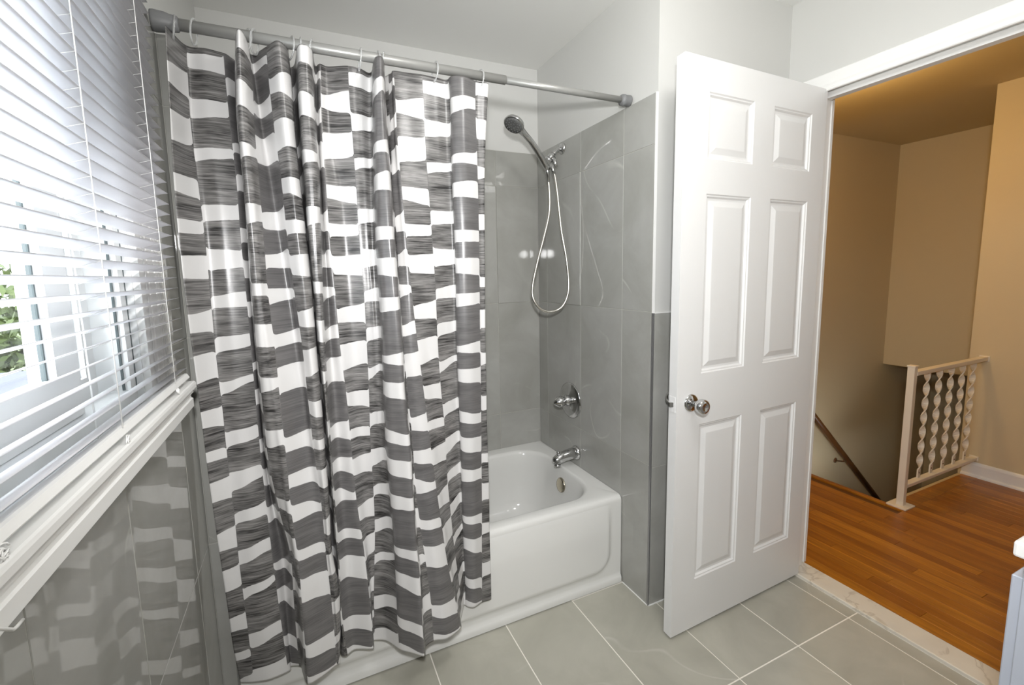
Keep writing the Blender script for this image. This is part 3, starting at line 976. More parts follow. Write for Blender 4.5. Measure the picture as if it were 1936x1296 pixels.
# ------------------------------------------------------------ shower curtain
CURT_Z=[1.985, 1.9, 1.78, 1.64, 1.48, 1.32, 1.16, 1.0, 0.84, 0.68, 0.52, 0.4, 0.28, 0.155]
CURT_K={
 0.45:[(-1472,-55),(-1476,-54),(-1481,-52),(-1488,-49),(-1491,-47),(-1491,-44),(-1488,-41),(-1485,-39),(-1483,-36),(-1479,-34),(-1474,-31),(-1470,-29),(-1467,-27),(-1458,-25)],
 1:[(-1447,36),(-1450,33),(-1453,28),(-1449,22),(-1444,15),(-1443,8),(-1443,2),(-1439,-5),(-1437,-12),(-1433,-18),(-1431,-25),(-1427,-30),(-1423,-35),(-1421,-40)],
 1.5:[(-1404,35),(-1407,31),(-1407,25),(-1403,19),(-1400,12),(-1400,4),(-1399,-3),(-1396,-11),(-1395,-18),(-1391,-26),(-1388,-33),(-1383,-39),(-1378,-44),(-1377,-50)],
 2:[(-1363,46),(-1363,42),(-1361,36),(-1357,29),(-1358,21),(-1356,13),(-1355,5),(-1354,-3),(-1353,-11),(-1349,-19),(-1344,-27),(-1339,-33),(-1333,-39),(-1327,-45)],
 2.72:[(-1324,45),(-1332,42),(-1336,37),(-1336,31),(-1337,24),(-1343,18),(-1344,11),(-1344,5),(-1342,-2),(-1328,-8),(-1309,-16),(-1311,-20),(-1313,-25),(-1314,-30)],
 2.9:[(-1322,-50),(-1330,-49),(-1336,-48),(-1334,-47),(-1335,-46),(-1339,-45),(-1339,-43),(-1337,-42),(-1335,-41),(-1319,-39),(-1299,-38),(-1301,-37),(-1302,-36),(-1302,-35)],
 3.05:[(-1316,-85),(-1323,-83),(-1330,-80),(-1329,-77),(-1329,-73),(-1332,-69),(-1332,-65),(-1330,-61),(-1327,-57),(-1310,-53),(-1290,-49),(-1292,-46),(-1293,-43),(-1293,-40)],
 3.5:[(-1303,-92),(-1306,-91),(-1311,-89),(-1311,-87),(-1312,-85),(-1313,-82),(-1311,-80),(-1308,-77),(-1304,-75),(-1295,-73),(-1283,-70),(-1283,-69),(-1284,-67),(-1286,-65)],
 4:[(-1296,-30),(-1292,-34),(-1296,-40),(-1295,-46),(-1295,-53),(-1295,-61),(-1289,-68),(-1286,-76),(-1282,-83),(-1279,-91),(-1271,-98),(-1271,-104),(-1271,-109),(-1272,-115)],
 4.45:[(-1293,30),(-1288,24),(-1281,17),(-1270,7),(-1260,-3),(-1249,-14),(-1240,-24),(-1232,-36),(-1230,-50),(-1226,-64),(-1224,-78),(-1230,-89),(-1232,-99),(-1238,-110)],
 5:[(-1252,-30),(-1252,-33),(-1248,-36),(-1240,-40),(-1236,-45),(-1228,-50),(-1218,-55),(-1213,-60),(-1207,-64),(-1198,-69),(-1195,-74),(-1191,-78),(-1188,-81),(-1188,-85)],
 5.5:[(-1222,-75),(-1221,-75),(-1219,-76),(-1214,-77),(-1209,-78),(-1202,-79),(-1198,-80),(-1194,-80),(-1190,-81),(-1186,-82),(-1185,-83),(-1178,-84),(-1178,-84),(-1182,-85)],
 6:[(-1198,-30),(-1195,-32),(-1196,-34),(-1192,-38),(-1186,-41),(-1181,-45),(-1180,-48),(-1177,-52),(-1176,-55),(-1175,-59),(-1177,-62),(-1165,-65),(-1168,-67),(-1177,-70)],
 6.3:[(-1201,20),(-1198,17),(-1200,13),(-1195,8),(-1189,2),(-1184,-4),(-1183,-9),(-1180,-15),(-1179,-21),(-1177,-26),(-1180,-32),(-1170,-36),(-1169,-41),(-1178,-45)],
 7:[(-1210,55),(-1208,51),(-1209,45),(-1205,39),(-1198,32),(-1193,24),(-1192,17),(-1189,9),(-1188,2),(-1186,-7),(-1189,-16),(-1180,-20),(-1177,-24),(-1187,-30)],
 7.85:[(-1181,30),(-1183,27),(-1185,23),(-1184,18),(-1184,12),(-1180,6),(-1178,1),(-1173,-5),(-1171,-11),(-1170,-16),(-1168,-22),(-1166,-26),(-1168,-31),(-1177,-35)],
 8.08:[(-1176,-50),(-1179,-50),(-1181,-50),(-1180,-50),(-1180,-50),(-1176,-50),(-1174,-50),(-1169,-50),(-1167,-50),(-1166,-50),(-1164,-50),(-1161,-50),(-1164,-50),(-1173,-50)],
 8.5:[(-1158,-78),(-1161,-77),(-1164,-76),(-1163,-75),(-1165,-73),(-1166,-71),(-1166,-70),(-1165,-68),(-1164,-67),(-1163,-65),(-1162,-64),(-1162,-62),(-1164,-61),(-1165,-60)],
 9:[(-1137,-45),(-1141,-46),(-1142,-47),(-1142,-48),(-1147,-49),(-1152,-50),(-1156,-52),(-1158,-53),(-1159,-54),(-1159,-56),(-1158,-57),(-1160,-58),(-1161,-59),(-1153,-60)],
 9.3:[(-1129,25),(-1133,22),(-1134,17),(-1135,11),(-1138,4),(-1141,-2),(-1144,-9),(-1144,-15),(-1143,-22),(-1142,-28),(-1138,-35),(-1139,-40),(-1138,-45),(-1134,-50)],
 10:[(-1113,20),(-1118,16),(-1122,10),(-1121,3),(-1121,-5),(-1116,-13),(-1113,-21),(-1104,-28),(-1100,-36),(-1096,-44),(-1084,-52),(-1078,-58),(-1074,-64),(-1074,-70)],
 10.4:[(-1094,30),(-1094,26),(-1096,21),(-1084,15),(-1081,8),(-1081,1),(-1081,-6),(-1078,-13),(-1073,-20),(-1070,-27),(-1069,-34),(-1069,-39),(-1069,-45),(-1069,-50)],
 11:[(-1037,5),(-1039,3),(-1037,0),(-1035,-3),(-1035,-7),(-1031,-11),(-1032,-15),(-1034,-19),(-1039,-23),(-1039,-27),(-1043,-31),(-1052,-34),(-1060,-37),(-1064,-40)],
 11.5:[(-1002,10),(-1005,7),(-1008,2),(-1008,-3),(-1011,-9),(-1009,-15),(-1010,-22),(-1013,-28),(-1016,-34),(-1014,-40),(-1016,-46),(-1021,-51),(-1026,-55),(-1028,-60)],
 11.93:[(-967,15),(-972,9),(-979,2),(-985,-8),(-990,-18),(-991,-29),(-992,-39),(-997,-50),(-1000,-60),(-997,-71),(-995,-81),(-996,-89),(-999,-97),(-1000,-105)],
 12.1:[(-971,-45),(-976,-48),(-983,-53),(-987,-58),(-992,-64),(-991,-70),(-992,-77),(-995,-83),(-997,-89),(-994,-95),(-991,-101),(-991,-106),(-993,-110),(-993,-115)],
 12.5:[(-963,-85),(-967,-88),(-971,-91),(-972,-95),(-973,-100),(-971,-105),(-970,-110),(-972,-115),(-969,-119),(-967,-124),(-965,-129),(-963,-133),(-964,-136),(-964,-140)],
 12.92:[(-945,-65),(-949,-70),(-950,-77),(-947,-84),(-947,-93),(-943,-102),(-941,-111),(-943,-120),(-936,-129),(-936,-138),(-935,-147),(-931,-154),(-932,-161),(-932,-168)],
 13.1:[(-934,-20),(-937,-27),(-937,-36),(-936,-47),(-936,-60),(-933,-73),(-932,-85),(-934,-98),(-928,-111),(-929,-123),(-928,-136),(-924,-146),(-926,-155),(-926,-165)],
 13.6:[(-928,45),(-931,37),(-929,25),(-929,11),(-929,-5),(-925,-20),(-924,-36),(-925,-52),(-920,-68),(-920,-83),(-920,-99),(-915,-111),(-915,-123),(-916,-135)],
 14:[(-915,20),(-919,13),(-921,4),(-925,-7),(-923,-20),(-924,-33),(-925,-45),(-919,-58),(-914,-71),(-913,-83),(-904,-96),(-894,-106),(-887,-115),(-886,-125)],
 14.5:[(-909,8),(-911,1),(-913,-8),(-913,-19),(-911,-31),(-908,-44),(-904,-56),(-896,-69),(-889,-81),(-883,-94),(-871,-106),(-861,-116),(-848,-125),(-843,-135)],
 15:[(-905,-10),(-905,-15),(-906,-22),(-902,-30),(-897,-39),(-890,-48),(-881,-57),(-870,-67),(-859,-76),(-847,-85),(-833,-94),(-822,-101),(-804,-108),(-788,-115)],
 15.5:[(-861,-12),(-861,-15),(-862,-20),(-858,-26),(-854,-32),(-848,-39),(-845,-45),(-838,-51),(-828,-58),(-822,-64),(-810,-70),(-801,-75),(-788,-80),(-778,-85)],
 16:[(-818,-16),(-817,-18),(-818,-21),(-814,-24),(-810,-28),(-806,-32),(-807,-36),(-804,-40),(-796,-44),(-795,-47),(-787,-51),(-780,-54),(-769,-57),(-764,-60)],
 16.5:[(-773,-12),(-772,-13),(-773,-15),(-772,-16),(-769,-18),(-767,-20),(-770,-22),(-768,-24),(-764,-26),(-763,-28),(-760,-30),(-757,-32),(-751,-33),(-749,-35)],
 16.95:[(-732,-12),(-729,-12),(-732,-13),(-732,-14),(-731,-15),(-732,-16),(-736,-17),(-736,-17),(-735,-18),(-736,-19),(-737,-20),(-737,-21),(-735,-21),(-738,-22)],
 17.1:[(-731,-30),(-728,-30),(-730,-30),(-731,-30),(-729,-30),(-730,-30),(-734,-30),(-734,-30),(-732,-30),(-733,-30),(-734,-30),(-734,-30),(-732,-30),(-734,-30)],
 17.5:[(-698,-50),(-698,-50),(-699,-49),(-698,-49),(-698,-49),(-699,-48),(-702,-48),(-703,-47),(-704,-47),(-706,-46),(-707,-46),(-709,-46),(-710,-45),(-712,-45)],
 18:[(-644,-30),(-647,-30),(-646,-31),(-646,-31),(-647,-31),(-650,-32),(-653,-32),(-655,-33),(-658,-33),(-662,-34),(-665,-34),(-669,-34),(-672,-35),(-676,-35)],
 18.5:[(-592,-15),(-601,-16),(-612,-17),(-620,-18),(-624,-19),(-628,-20),(-632,-22),(-634,-23),(-636,-24),(-636,-26),(-636,-27),(-638,-28),(-637,-29),(-638,-30)],
 18.62:[(-592,10),(-601,9),(-613,7),(-621,4),(-626,2),(-631,-1),(-635,-4),(-638,-6),(-641,-9),(-643,-11),(-644,-16),(-647,-20),(-646,-20),(-646,-20)],
 19.2:[(-623,25),(-631,23),(-643,20),(-651,17),(-656,13),(-660,9),(-665,6),(-668,2),(-671,-2),(-672,-7),(-675,-16),(-677,-20),(-676,-20),(-676,-20)],
}
PR_P=[[87,71,124,135],[195,192,275,260],[347,349,388,401],[461,464,501,497],[560,555,615,620],[723,703,761,766],[830,822,910,895],[981,982,1020,1038],[1097,1099,1127,1130],[1194,1185,1245,1250],[1350,1337,1395,1400],[1464,1454,1532,1520],[1619,1606,1658,1655],[1735,1719,1761,1745],[1829,1803,1900,1900]]
PR_Q=[[18,13,55,60],[135,135,187,176],[267,258,302,283],[416,415,461,455],[536,542,599,586],[668,657,701,701],[784,778,829,813],[913,897,947,918],[1060,1044,1103,1082],[1176,1166,1231,1205],[1302,1277,1332,1318],[1413,1392,1456,1430],[1534,1507,1567,1528],[1675,1656,1721,1695],[1789,1778,1900,1900]]
PR_R=[[63,54,111,90],[243,224,266,265],[327,317,372,373],[477,479,518,515],[570,569,619,627],[688,685,735,721],[865,853,886,893],[944,946,986,1001],[1092,1109,1133,1144],[1183,1196,1232,1253],[1302,1310,1349,1349],[1476,1481,1498,1520],[1559,1571,1602,1629],[1711,1729,1743,1771],[1803,1821,1900,1900]]
PR_S=[[4,-1,40,51],[117,125,180,186],[267,278,311,297],[424,424,477,468],[634,636,668,669],[746,748,809,812],[895,900,942,927],[1051,1049,1104,1093],[1260,1262,1292,1300],[1372,1375,1434,1439],[1522,1530,1567,1556],[1678,1665,1729,1718]]
PR_T=[[29,20,61,41],[144,126,178,168],[235,221,309,296],[443,423,487,484],[557,539,593,594],[650,653,696,674],[781,766,816,808],[874,864,947,941],[1078,1068,1119,1126],[1186,1184,1222,1239],[1278,1299,1328,1323],[1414,1423,1446,1456],[1505,1512,1575,1589],[1709,1712,1745,1770],[1808,1822,1900,1900]]

PRS = (PR_P, PR_Q, PR_R, PR_S, PR_T)
ks = sorted(CURT_K)
CZ = np.array(CURT_Z)


def crom(tk, vals, t_):
    """Catmull-Rom (finite-difference tangents) through vals at knots tk; vals (n, m)"""
    tk = np.asarray(tk, float)
    n = len(tk)
    d = np.zeros_like(vals)
    dd = (vals[1:] - vals[:-1]) / (tk[1:] - tk[:-1])[:, None]
    d[0], d[-1] = dd[0], dd[-1]
    h = (tk[1:] - tk[:-1])[:, None]
    d[1:-1] = (dd[:-1] * h[1:] + dd[1:] * h[:-1]) / (h[1:] + h[:-1])
    i = np.clip(np.searchsorted(tk, t_, side='right') - 1, 0, n - 2)
    hh = (tk[i + 1] - tk[i])
    u = ((t_ - tk[i]) / hh)[:, None]
    hh = hh[:, None]
    return ((2 * u ** 3 - 3 * u ** 2 + 1) * vals[i] + (u ** 3 - 2 * u ** 2 + u) * hh * d[i]
            + (-2 * u ** 3 + 3 * u ** 2) * vals[i + 1] + (u ** 3 - u ** 2) * hh * d[i + 1])


zz = np.linspace(1.985, 0.155, 306)
ss = []
for c_ in range(20):
    ss += [c_ + 0.012] + [c_ + q / 20 for q in range(1, 20)] + [c_ + 0.988]
ss = np.array([s_ for s_ in ss if 0.45 < s_ < 19.2])
ss = np.concatenate([[0.45], ss, [19.2]])
KX = np.array([[p[0] for p in CURT_K[s_]] for s_ in ks]) / 1000.0
KY = np.array([[p[1] for p in CURT_K[s_]] for s_ in ks]) / 1000.0
# along z first (knots run downwards), then along the cloth
KXz = crom(-CZ, KX.T, -zz)
KYz = crom(-CZ, KY.T, -zz)
kk = np.array([5.0, 4, 3, 2, 1])
for A in (KXz, KYz):
    pad = np.concatenate([A[:1]] * 4 + [A] + [A[-1:]] * 4)
    ker = np.array([1, 2, 3, 4, 5, 4, 3, 2, 1]) / 25.0
    sm = sum(ker[q] * pad[q:q + len(A)] for q in range(9))
    A[4:-4] = sm[4:-4]
GX = crom(ks, KXz.T, ss)       # (ns, nz)
GY = crom(ks, KYz.T, ss)
ns, nz = GX.shape
# slight droop of the hem between the hooks and small random waviness
tt = 1.985 - zz
GZ = np.repeat(zz[None, :], ns, 0)
verts = np.stack([GX, GY, GZ], -1).reshape(-1, 3)
ii, jj = np.meshgrid(np.arange(ns - 1), np.arange(nz - 1), indexing='ij')
a = (ii * nz + jj).ravel()
quads = np.stack([a, a + 1, a + nz + 1, a + nz], -1)
me = bpy.data.meshes.new('shower_curtain')
me.vertices.add(len(verts))
org = np.array([-1.05, -0.05, 0.155])
me.vertices.foreach_set('co', (verts - org).astype(np.float32).ravel())
me.loops.add(quads.size)
me.loops.foreach_set('vertex_index', quads.astype(np.int32).ravel())
me.polygons.add(len(quads))
me.polygons.foreach_set('loop_start', np.arange(0, quads.size, 4, dtype=np.int32))
me.polygons.foreach_set('use_smooth', np.ones(len(quads), dtype=bool))
me.update(calc_edges=True)
uvl = me.uv_layers.new(name='UVMap')
uvv = np.stack([np.repeat(ss[:, None] * 0.0914, nz, 1), np.repeat(tt[None, :], ns, 0)], -1).reshape(-1, 2)
uvl.data.foreach_set('uv', uvv[quads.ravel()].astype(np.float32).ravel())
# print: white windows of the five repeating columns
ink = np.full((ns, nz), -0.006)
tone = np.zeros((ns, nz))
rs = random.Random(5)
col_f = {0: 0.10, 1: 0.05, 2: 0.95, 3: 0.0, 4: 0.90}
corner = {}
for c_ in range(5):
    for w_ in range(16):
        for e in range(4):
            corner[(c_, w_, e)] = rs.choice((-1, 0, 0, 1, 1))
wcol = 0.0914
for i, s_ in enumerate(ss):
    c_ = int(s_) % 5
    q = s_ - int(s_)
    dl, drr = q * wcol, (1 - q) * wcol
    best = np.full(nz, -0.006)
    for w_, (a0, a1, b0, b1) in enumerate(PRS[c_]):
        e = q + 0.10 * math.sin(2 * PI * q) * (1 if (w_ * 7 + c_ * 3) % 2 else -1)
        top = (a0 + (a1 - a0) * e) / 1000.0
        bot = (b0 + (b1 - b0) * e) / 1000.0
        R_ = 0.009
        for side, dd in ((0, dl), (1, drr)):
            if dd < R_:
                k_ = R_ - math.sqrt(max(0.0, R_ * R_ - (R_ - dd) ** 2))
                top -= corner[(c_, w_, side)] * k_
                bot += corner[(c_, w_, 2 + side)] * k_
        best = np.maximum(best, np.minimum(tt - top, bot - tt))
    ink[i] = np.clip(best, -0.005, 0.005)
    tone[i] = c_ + col_f[c_]
for nm, arr in (('ink', ink), ('tone', tone)):
    at = me.attributes.new(nm, 'FLOAT', 'POINT')
    at.data.foreach_set('value', arr.astype(np.float32).ravel())
me.materials.append(M['curtain'])
cu = bpy.data.objects.new('shower_curtain', me)
COL.objects.link(cu)
cu.location = org
tag(cu, 'black, grey and white block-printed vinyl shower curtain hanging in folds before the tub', 'curtain')
md = cu.modifiers.new('thickness', 'SOLIDIFY')
md.thickness = 0.0007
md.offset = 0

# ------------------------------------------------------------ window, sill and blind
wn = bpy.data.objects.new('window_1', None)
COL.objects.link(wn)
wn.location = (xi, (WY0 + WY1) / 2, WZ0)
struct(wn, 'white vinyl sliding window behind the half-open blind', 'window')
fx0, fx1 = xo + 0.006, L - 0.020
b = MB()
b.box((fx1, WY0, WZ0 + 0.012), (xi + 0.002, WY0 + 0.010, WZ1 - 0.010)).box((fx1, WY1 - 0.010, WZ0 + 0.012), (xi + 0.002, WY1, WZ1 - 0.010)).box((fx1, WY0, WZ1 - 0.010), (xi + 0.002, WY1, WZ1))
b.build('jamb_lining', M['vinyl'], wn)
MB().prism([(fx1, WZ0 - 0.02), (xi + 0.001, WZ0 - 0.02), (xi + 0.001, WZ0 + 0.008), (fx1, WZ0 + 0.012)], 'y', WY0, WY1).build('inner_sill', M['vinyl'], wn)
fz0, fz1 = WZ0 + 0.050, WZ1 - 0.045
fy0, fy1 = WY0 + 0.040, WY1 - 0.040
b = MB()
b.box((fx0, fy1, WZ0), (fx1, WY1, WZ1)).box((fx0, WY0, WZ0), (fx1, fy0, WZ1))
b.box((fx0, fy0, WZ0), (fx1, fy1, fz0)).box((fx0, fy0, fz1), (fx1, fy1, WZ1))
b.build('window_frame', M['vinyl'], wn)
MB().box((fx1 - 0.0005, WY1 - 0.0135, fz0), (fx1 + 0.0008, WY1 - 0.0102, fz1)).build('seal_shade_strip', M['gasket'], wn)  # dark strip drawn for the shade in the gap between frame and lining
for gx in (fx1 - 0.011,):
    MB().box((gx - 0.0018, fy1 - 0.004, fz0 + 0.002), (gx + 0.0018, fy1 - 0.0002, fz1 - 0.002)).build('seal_shade_strip', M['gasket'], wn)


def sash(y0, y1, x0, x1, w):
    b = MB()
    z0, z1 = fz0 + 0.001, fz1 - 0.001
    b.box((x0, y0, z0), (x1, y0 + w, z1)).box((x0, y1 - w, z0), (x1, y1, z1))
    b.box((x0, y0 + w, z0), (x1, y1 - w, z0 + w)).box((x0, y0 + w, z1 - w), (x1, y1 - w, z1))
    s_ = b.build('sash', M['vinyl'], wn)
    xm = (x0 + x1) / 2
    g = MB()
    g.box((xm - 0.003, y0 + w + 0.0003, z0 + w), (xm + 0.003, y0 + w + 0.004, z1 - w))
    g.box((xm - 0.003, y1 - w - 0.004, z0 + w), (xm + 0.003, y1 - w - 0.0003, z1 - w))
    g.build('gasket', M['gasket'], s_)
    MB().box((xm - 0.002, y0 + w + 0.001, z0 + w + 0.001), (xm + 0.002, y1 - w - 0.001, z1 - w - 0.001)).build('pane', M['glass'], s_)


sash(-0.538, fy1 - 0.005, fx0 + 0.006, fx0 + 0.030, 0.040)
sash(fy0 + 0.001, -0.522, fx0 + 0.036, fx0 + 0.062, 0.070)
# moulded side casing on the wall and the moulded sill below
cs = MB()
c0 = WY1 - 0.006
pr = [(xi, c0), (L + 0.004, c0), (L + 0.0045, c0 + 0.002), (L + 0.0045, c0 + 0.050), (L + 0.002, c0 + 0.053), (L + 0.002, c0 + 0.058), (L + 0.004, c0 + 0.061),
      (L + 0.004, c0 + 0.096), (L + 0.001, c0 + 0.099)]
for q in range(6):
    y_ = c0 + 0.102 + q * 0.0102
    pr += [(L + 0.001, y_), (L + 0.005, y_ + 0.0015), (L + 0.005, y_ + 0.0055), (L + 0.001, y_ + 0.0072)]
pr += [(xi, c0 + 0.1605)]
cs.prism(pr, 'z', 1.118, 2.20)
cs.build('side_casing', M['white'], wn)
sl_p = [(xi - 0.001, 1.118), (-1.4665, 1.118), (-1.4635, 1.1165), (-1.462, 1.112), (-1.462, 1.103), (-1.4645, 1.0985), (-1.468, 1.097), (-1.4695, 1.0945),
        (-1.4695, 1.090), (-1.4735, 1.0865), (-1.4755, 1.082), (-1.4745, 1.0775), (-1.471, 1.0755), (-1.471, 1.0555), (-1.473, 1.053), (xi - 0.001, 1.053)]
MB().prism(sl_p, 'y', -1.46, -0.168).build('sill_moulding', M['white'], wn)

bl = thing('window_blind', 'white slatted venetian blind, lowered and partly open, over the window', 'blind', (-1.487, -0.76, 1.12))
BY0, BY1 = -1.34, -0.200
XF = -1.4715
TILT = math.radians(18.5)
SWD = 0.0305


def slat_prof(n=7, crown=0.0016, th=0.0006):
    top, bot = [], []
    for q in range(n):
        t_ = q / (n - 1)
        lx, lz = -SWD * (1 - t_), crown * 4 * t_ * (1 - t_)
        for lst, off in ((top, th), (bot, 0.0)):
            a_, c_ = lx, lz + off
            lst.append((a_ * math.cos(TILT) - c_ * math.sin(TILT), a_ * math.sin(TILT) + c_ * math.cos(TILT)))
    return top + bot[::-1]


pr = slat_prof()
v = [(p[0], 0.0, p[1]) for p in pr] + [(p[0], BY1 - BY0, p[1]) for p in pr]
n_ = len(pr)
f = [(i, (i + 1) % n_, (i + 1) % n_ + n_, i + n_) for i in range(n_)]
f += [tuple(range(n_)), tuple(reversed(range(n_, 2 * n_)))]
sme = mesh('slat', v, f)
bm = bmesh.new()
bm.from_mesh(sme)
bmesh.ops.recalc_face_normals(bm, faces=bm.faces)
bm.to_mesh(sme)
bm.free()
for p_ in sme.polygons:
    p_.use_smooth = len(p_.vertices) == 4
sme.materials.append(M['slat'])
bo = Vector(bl.location)
zs_ = [1.1565 + 0.0236 * q for q in range(44)]
rj = random.Random(3)
for z in zs_:
    o = link('slat', sme, None, bl, Vector((XF, BY0, z)) - bo)
    o.rotation_euler = (rj.uniform(-0.0006, 0.0006), rj.uniform(-0.035, 0.035), 0)
rp = [(-0.0245, -0.0075), (-0.0235, 0.0035), (-0.020, 0.0055), (-0.004, 0.0055), (0.0, 0.0035), (0.0015, -0.0065), (-0.001, -0.0085), (-0.022, -0.0085)]
rt = [(XF + 0.001 + p[0] * math.cos(TILT) - p[1] * math.sin(TILT), 1.1395 + p[0] * math.sin(TILT) + p[1] * math.cos(TILT)) for p in rp]
MB().prism(rt, 'y', BY0, BY1).build('bottom_rail', M['white'], bl)
MB().box((XF - 0.030, BY0, 2.196), (XF + 0.004, BY1, 2.232), 0.002).build('head_rail', M['white'], bl)
cords = MB()
for y in (-0.310, -0.612, -0.914, -1.216):
    cb = MB()
    cb.tube([(XF + 0.0012, y, 1.142), (XF + 0.0012, y, 2.20)], 0.0008, 6)
    cb.build('cord', M['cord'], bl)
    cb = MB()
    cb.tube([(XF - SWD * math.cos(TILT) - 0.0008, y, 1.13), (XF - SWD * math.cos(TILT) - 0.0008, y, 2.20)], 0.0011, 6)
    for z in zs_:
        cb.tube([(XF + 0.001, y, z - 0.0008), (XF - SWD * math.cos(TILT), y, z - SWD * math.sin(TILT) - 0.0008)], 0.0004, 4, caps=False)
    cb.build('ladder', M['cord'], bl)['kind'] = 'stuff'
    # knotted plug where the cord leaves the bottom rail
    kb = MB()
    kx, kz_ = XF + 0.003, 1.125
    for q in range(5):
        a = rj.uniform(0, 6.28)
        c0 = Vector((kx + 0.002, y + rj.uniform(-0.004, 0.004), kz_ + rj.uniform(-0.005, 0.004)))
        loop = [c0 + Vector((0.0025 * math.cos(a + w) * 0.8, 0.0055 * math.cos(w), 0.0045 * math.sin(w))) for w in np.linspace(0, 5.6, 9)]
        kb.tube(loop, 0.0009, 6)
    kb.tube([(kx + 0.002, y + 0.004, kz_ - 0.004), (kx + 0.003, y + 0.010, kz_ - 0.010), (kx + 0.004, y + 0.013, kz_ - 0.022)], 0.0009, 6)
    kb.build('cord_knot', M['cord'], bl)
# loose lift cord end seen under the sill
lc = MB().tube([(-1.462, -0.985, 1.16), (-1.4585, -0.975, 1.10), (-1.459, -0.93, 1.062), (-1.464, -0.915, 1.055), (-1.470, -0.895, 1.048)], 0.0016, 8).build('lift_cord', M['cord'], bl)

# ------------------------------------------------------------ stair railing and handrail
rg = thing('stair_railing', 'white iron stair railing with twisted balusters on the oak landing', 'railing', (1.86, -0.19, HF))
MB().box((1.748, -0.245, HF), (1.848, -0.155, HF + 0.010), 0.003).build('base_plate', M['iron'], rg)
MB().box((1.782, -0.217, HF + 0.006), (1.814, -0.185, 0.812), 0.0025).box((1.779, -0.220, 0.806), (1.817, -0.182, 0.816), 0.003).build('post', M['iron'], rg)
MB().box((1.812, -0.219, 0.758), (XR, -0.183, 0.782), 0.003).build('top_rail', M['iron'], rg)
MB().box((1.812, -0.217, 0.118), (XR, -0.185, 0.138), 0.003).build('bottom_rail', M['iron'], rg)
NB_, NR = 96, 3.25
bal_me = None
for i in range(5):
    x = 1.975 + 0.1345 * i
    if bal_me is None:
        v, f = [], []
        hgt = 0.762 - 0.136
        for q in range(NB_ + 1):
            t_ = q / NB_
            tw = min(1.0, max(0.0, (t_ - 0.085) / 0.87))
            a = 2 * PI * NR * tw
            for lx, ly in ((-0.0135, -0.003), (0.0135, -0.003), (0.0135, 0.003), (-0.0135, 0.003)):
                v.append((lx * math.cos(a) - ly * math.sin(a), lx * math.sin(a) + ly * math.cos(a), hgt * t_))
        for q in range(NB_):
            for w in range(4):
                a = q * 4 + w
                b_ = q * 4 + (w + 1) % 4
                f.append((a, b_, b_ + 4, a + 4))
        bal_me = mesh('baluster', v, f)
        bal_me.materials.append(M['iron'])
    o = link('baluster', bal_me, None, rg, Vector((x, -0.196, 0.136)) - Vector(rg.location))
    sc = MB().lathe((x, -0.2187 + 0.0205, 0.168), (0, -1, 0), [(0, 0.0), (0, 0.005), (0.002, 0.0045), (0.003, 0.0)], 10).build('bolt', M['rail_wood'], o, True)
MB().box((XR - 0.004, -0.224, 0.752), (XR, -0.178, 0.788), 0.001).build('wall_plate', M['iron'], rg)
MB().box((XR - 0.004, -0.222, 0.112), (XR, -0.180, 0.144), 0.001).build('wall_plate', M['iron'], rg)

hr = thing('stair_handrail', 'dark wooden handrail sloping down the beige stairwell wall', 'handrail', (2.75, 0.72, -0.1))
h0, h1 = Vector((1.98, 0.705, 0.690)), Vector((3.72, 0.705, -0.915))
MB().tube([h0, h1], 0.0225, 16).build('rail', M['rail_wood'], hr)
for t_ in (0.12, 0.617, 0.94):
    p = h0 + (h1 - h0) * t_
    MB().tube([p + Vector((0, 0, -0.018)), p + Vector((0, 0.01, -0.045)), (p.x, YS - 0.012, p.z - 0.060)], 0.006, 10).lathe((p.x, YS - 0.001, p.z - 0.060), (0, -1, 0), [(0, 0.0), (0, 0.024), (0.005, 0.022), (0.007, 0.0)], 18).build('bracket', M['rail_wood'], hr)

# ------------------------------------------------------------ vanity corner
vn = thing('vanity_cabinet', 'blue-grey vanity cabinet with a white countertop at the right picture edge', 'cabinet', (0.36, -1.40, 0))
vy1, vy0, vx0, vx1 = -1.106, -1.695, 0.020, 0.712
b = MB().box((vx0, vy0, 0.0), (vx1, vy1, 0.797), 0.0015)
b.build('cabinet_body', M['vanity'], vn)
MB().box((vx0 - 0.0065, vy0 + 0.07, 0.075), (vx0 - 0.0005, vy1 - 0.052, 0.745), 0.0015).build('side_panel', M['vanity'], vn)
MB().box((vx0 - 0.012, vy0, 0.797), (vx1 + 0.004, vy1 + 0.014, 0.828), 0.005).build('countertop', M['counter'], vn)
for x0, x1, kx in ((0.03, 0.352, 0.32), (0.366, 0.69, 0.40)):
    d_ = MB().box((x0, vy1, 0.06), (x1, vy1 + 0.017, 0.75), 0.002).build('cabinet_door', M['vanity'], vn)
    MB().lathe((kx, vy1 + 0.017, 0.62), (0, 1, 0), [(0, 0.005), (0.012, 0.005), (0.018, 0.013), (0.025, 0.012), (0.027, 0.0)], 16).build('knob', M['nickel'], d_)

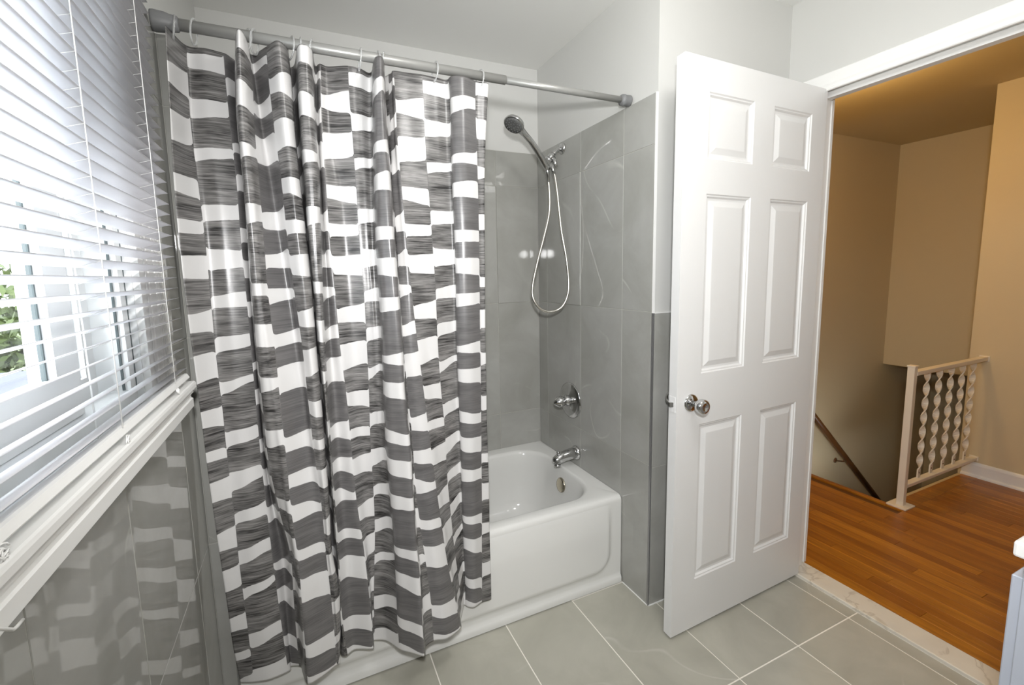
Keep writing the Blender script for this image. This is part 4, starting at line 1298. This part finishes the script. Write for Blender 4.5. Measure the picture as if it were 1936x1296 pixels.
# ------------------------------------------------------------ outdoors
GZ0 = -2.9
M['lawn'] = mat('lawn', srgb(96, 112, 58), 0.9)
k = NB(M['lawn'])
k.l(k.mix(k.noise(k.pos(), 4, 4), srgb(48, 60, 26), srgb(80, 90, 48)), k.b.inputs['Base Color'])
M['asphalt'] = paint('asphalt', srgb(88, 92, 104), 0.9)
M['leaf'] = mat('green_leaf', srgb(60, 74, 28), 0.6)
k = NB(M['leaf'])
k.l(k.mix(k.noise(k.pos(), 2.5, 3), srgb(34, 50, 14), srgb(84, 98, 40)), k.b.inputs['Base Color'])
M['bark'] = mat('tree_bark', srgb(92, 78, 64), 0.9)
M['siding'] = paint('pale_siding', srgb(120, 122, 126), 0.7)
M['shingle'] = paint('grey_shingle', srgb(84, 86, 96), 0.9)
struct(MB().box((-60, -12, GZ0 - 0.2), (xo - 0.02, 90, GZ0)).build('ground', M['lawn']), 'green lawn outside the bathroom window', 'ground')
struct(MB().box((-7.2, -12, GZ0), (-3.4, 60, GZ0 + 0.03)).build('driveway', M['asphalt']), 'grey driveway outside the bathroom window', 'driveway')
struct(MB().box((xo, D + 0.1, GZ0), (XH, D + 0.3, 3.0)).box((xo, YR - 0.4, GZ0), (L + 0.3, D + 0.12, -0.06)).build('wall_outer', M['siding']))
rt_ = random.Random(21)


def tree(x, y, h, r, label, seed):
    q = random.Random(seed)
    t_ = thing('garden_tree', label, 'tree', (x, y, GZ0), 'trees outside the bathroom window')
    MB().tube([(x, y, GZ0), (x + 0.1, y, GZ0 + h * 0.3), (x, y + 0.1, GZ0 + h * 0.75)], [0.2, 0.15, 0.06], 9).build('trunk', M['bark'], t_)
    v, f = [], []
    cl = [(q.gauss(0, 0.42), q.gauss(0, 0.42), q.uniform(-0.55, 0.6)) for _ in range(26)]
    for i in range(3000):
        c_ = cl[i % 26]
        d = Vector((q.gauss(0, 1), q.gauss(0, 1), q.gauss(0, 1))).normalized() * (0.34 * q.random() ** 0.4)
        p = Vector((x + (c_[0] + d.x) * r, y + (c_[1] + d.y) * r, GZ0 + h * 0.62 + (c_[2] + d.z) * h * 0.38))
        a = Vector((q.gauss(0, 1), q.gauss(0, 1), q.gauss(0, 1))).normalized()
        b_ = a.cross(Vector((q.gauss(0, 1), q.gauss(0, 1), q.gauss(0, 1)))).normalized()
        s_ = q.uniform(0.10, 0.20)
        o_ = len(v)
        v += [p - a * s_, p + b_ * s_ * 0.45, p + a * s_, p - b_ * s_ * 0.45]
        f.append((o_, o_ + 1, o_ + 2, o_ + 3))
    o = link('foliage', mesh('foliage', [Vector(p) - Vector(t_.location) for p in v], f), M['leaf'], t_)
    o['kind'] = 'stuff'


tree(-8.0, 14.0, 5.4, 2.6, 'leafy green tree glimpsed between the blind slats, nearest one', 1)
tree(-17.0, 19.0, 6.0, 3.2, 'wider green tree glimpsed between the blind slats, behind the nearest', 2)
tree(-4.4, 25.0, 6.4, 3.0, 'tall green tree glimpsed through the window, far down the driveway', 3)
ga = thing('garage', 'low garage with a grey shingle roof seen between the blind slats', 'garage', (-5.6, 7.0, GZ0))
MB().box((-8.6, 4.0, GZ0), (-2.9, 10.4, GZ0 + 1.75)).build('wall', M['siding'], ga)
MB().prism([(3.7, GZ0 + 1.72), (10.7, GZ0 + 1.72), (10.5, GZ0 + 1.9), (7.2, GZ0 + 3.0), (3.9, GZ0 + 1.9)], 'x', -8.9, -2.6).build('roof', M['shingle'], ga)
hs_ = thing('neighbour_house', 'pale neighbouring house with a grey roof outside the window', 'house', (-13.5, 5.0, GZ0))
MB().box((-17, 1.0, GZ0), (-11.0, 8.0, GZ0 + 2.7)).build('wall', M['siding'], hs_)
MB().prism([(-17.4, GZ0 + 2.65), (-10.6, GZ0 + 2.65), (-14.0, GZ0 + 4.3)], 'y', 0.7, 8.3).build('roof', M['shingle'], hs_)
for y_ in (2.2, 5.6):
    w_ = MB().box((-11.0, y_, GZ0 + 1.0), (-10.93, y_ + 1.1, GZ0 + 2.2)).build('window', M['vinyl'], hs_)
    MB().box((-10.94, y_ + 0.08, GZ0 + 1.08), (-10.92, y_ + 1.02, GZ0 + 2.12)).build('pane', M['gasket'], w_)
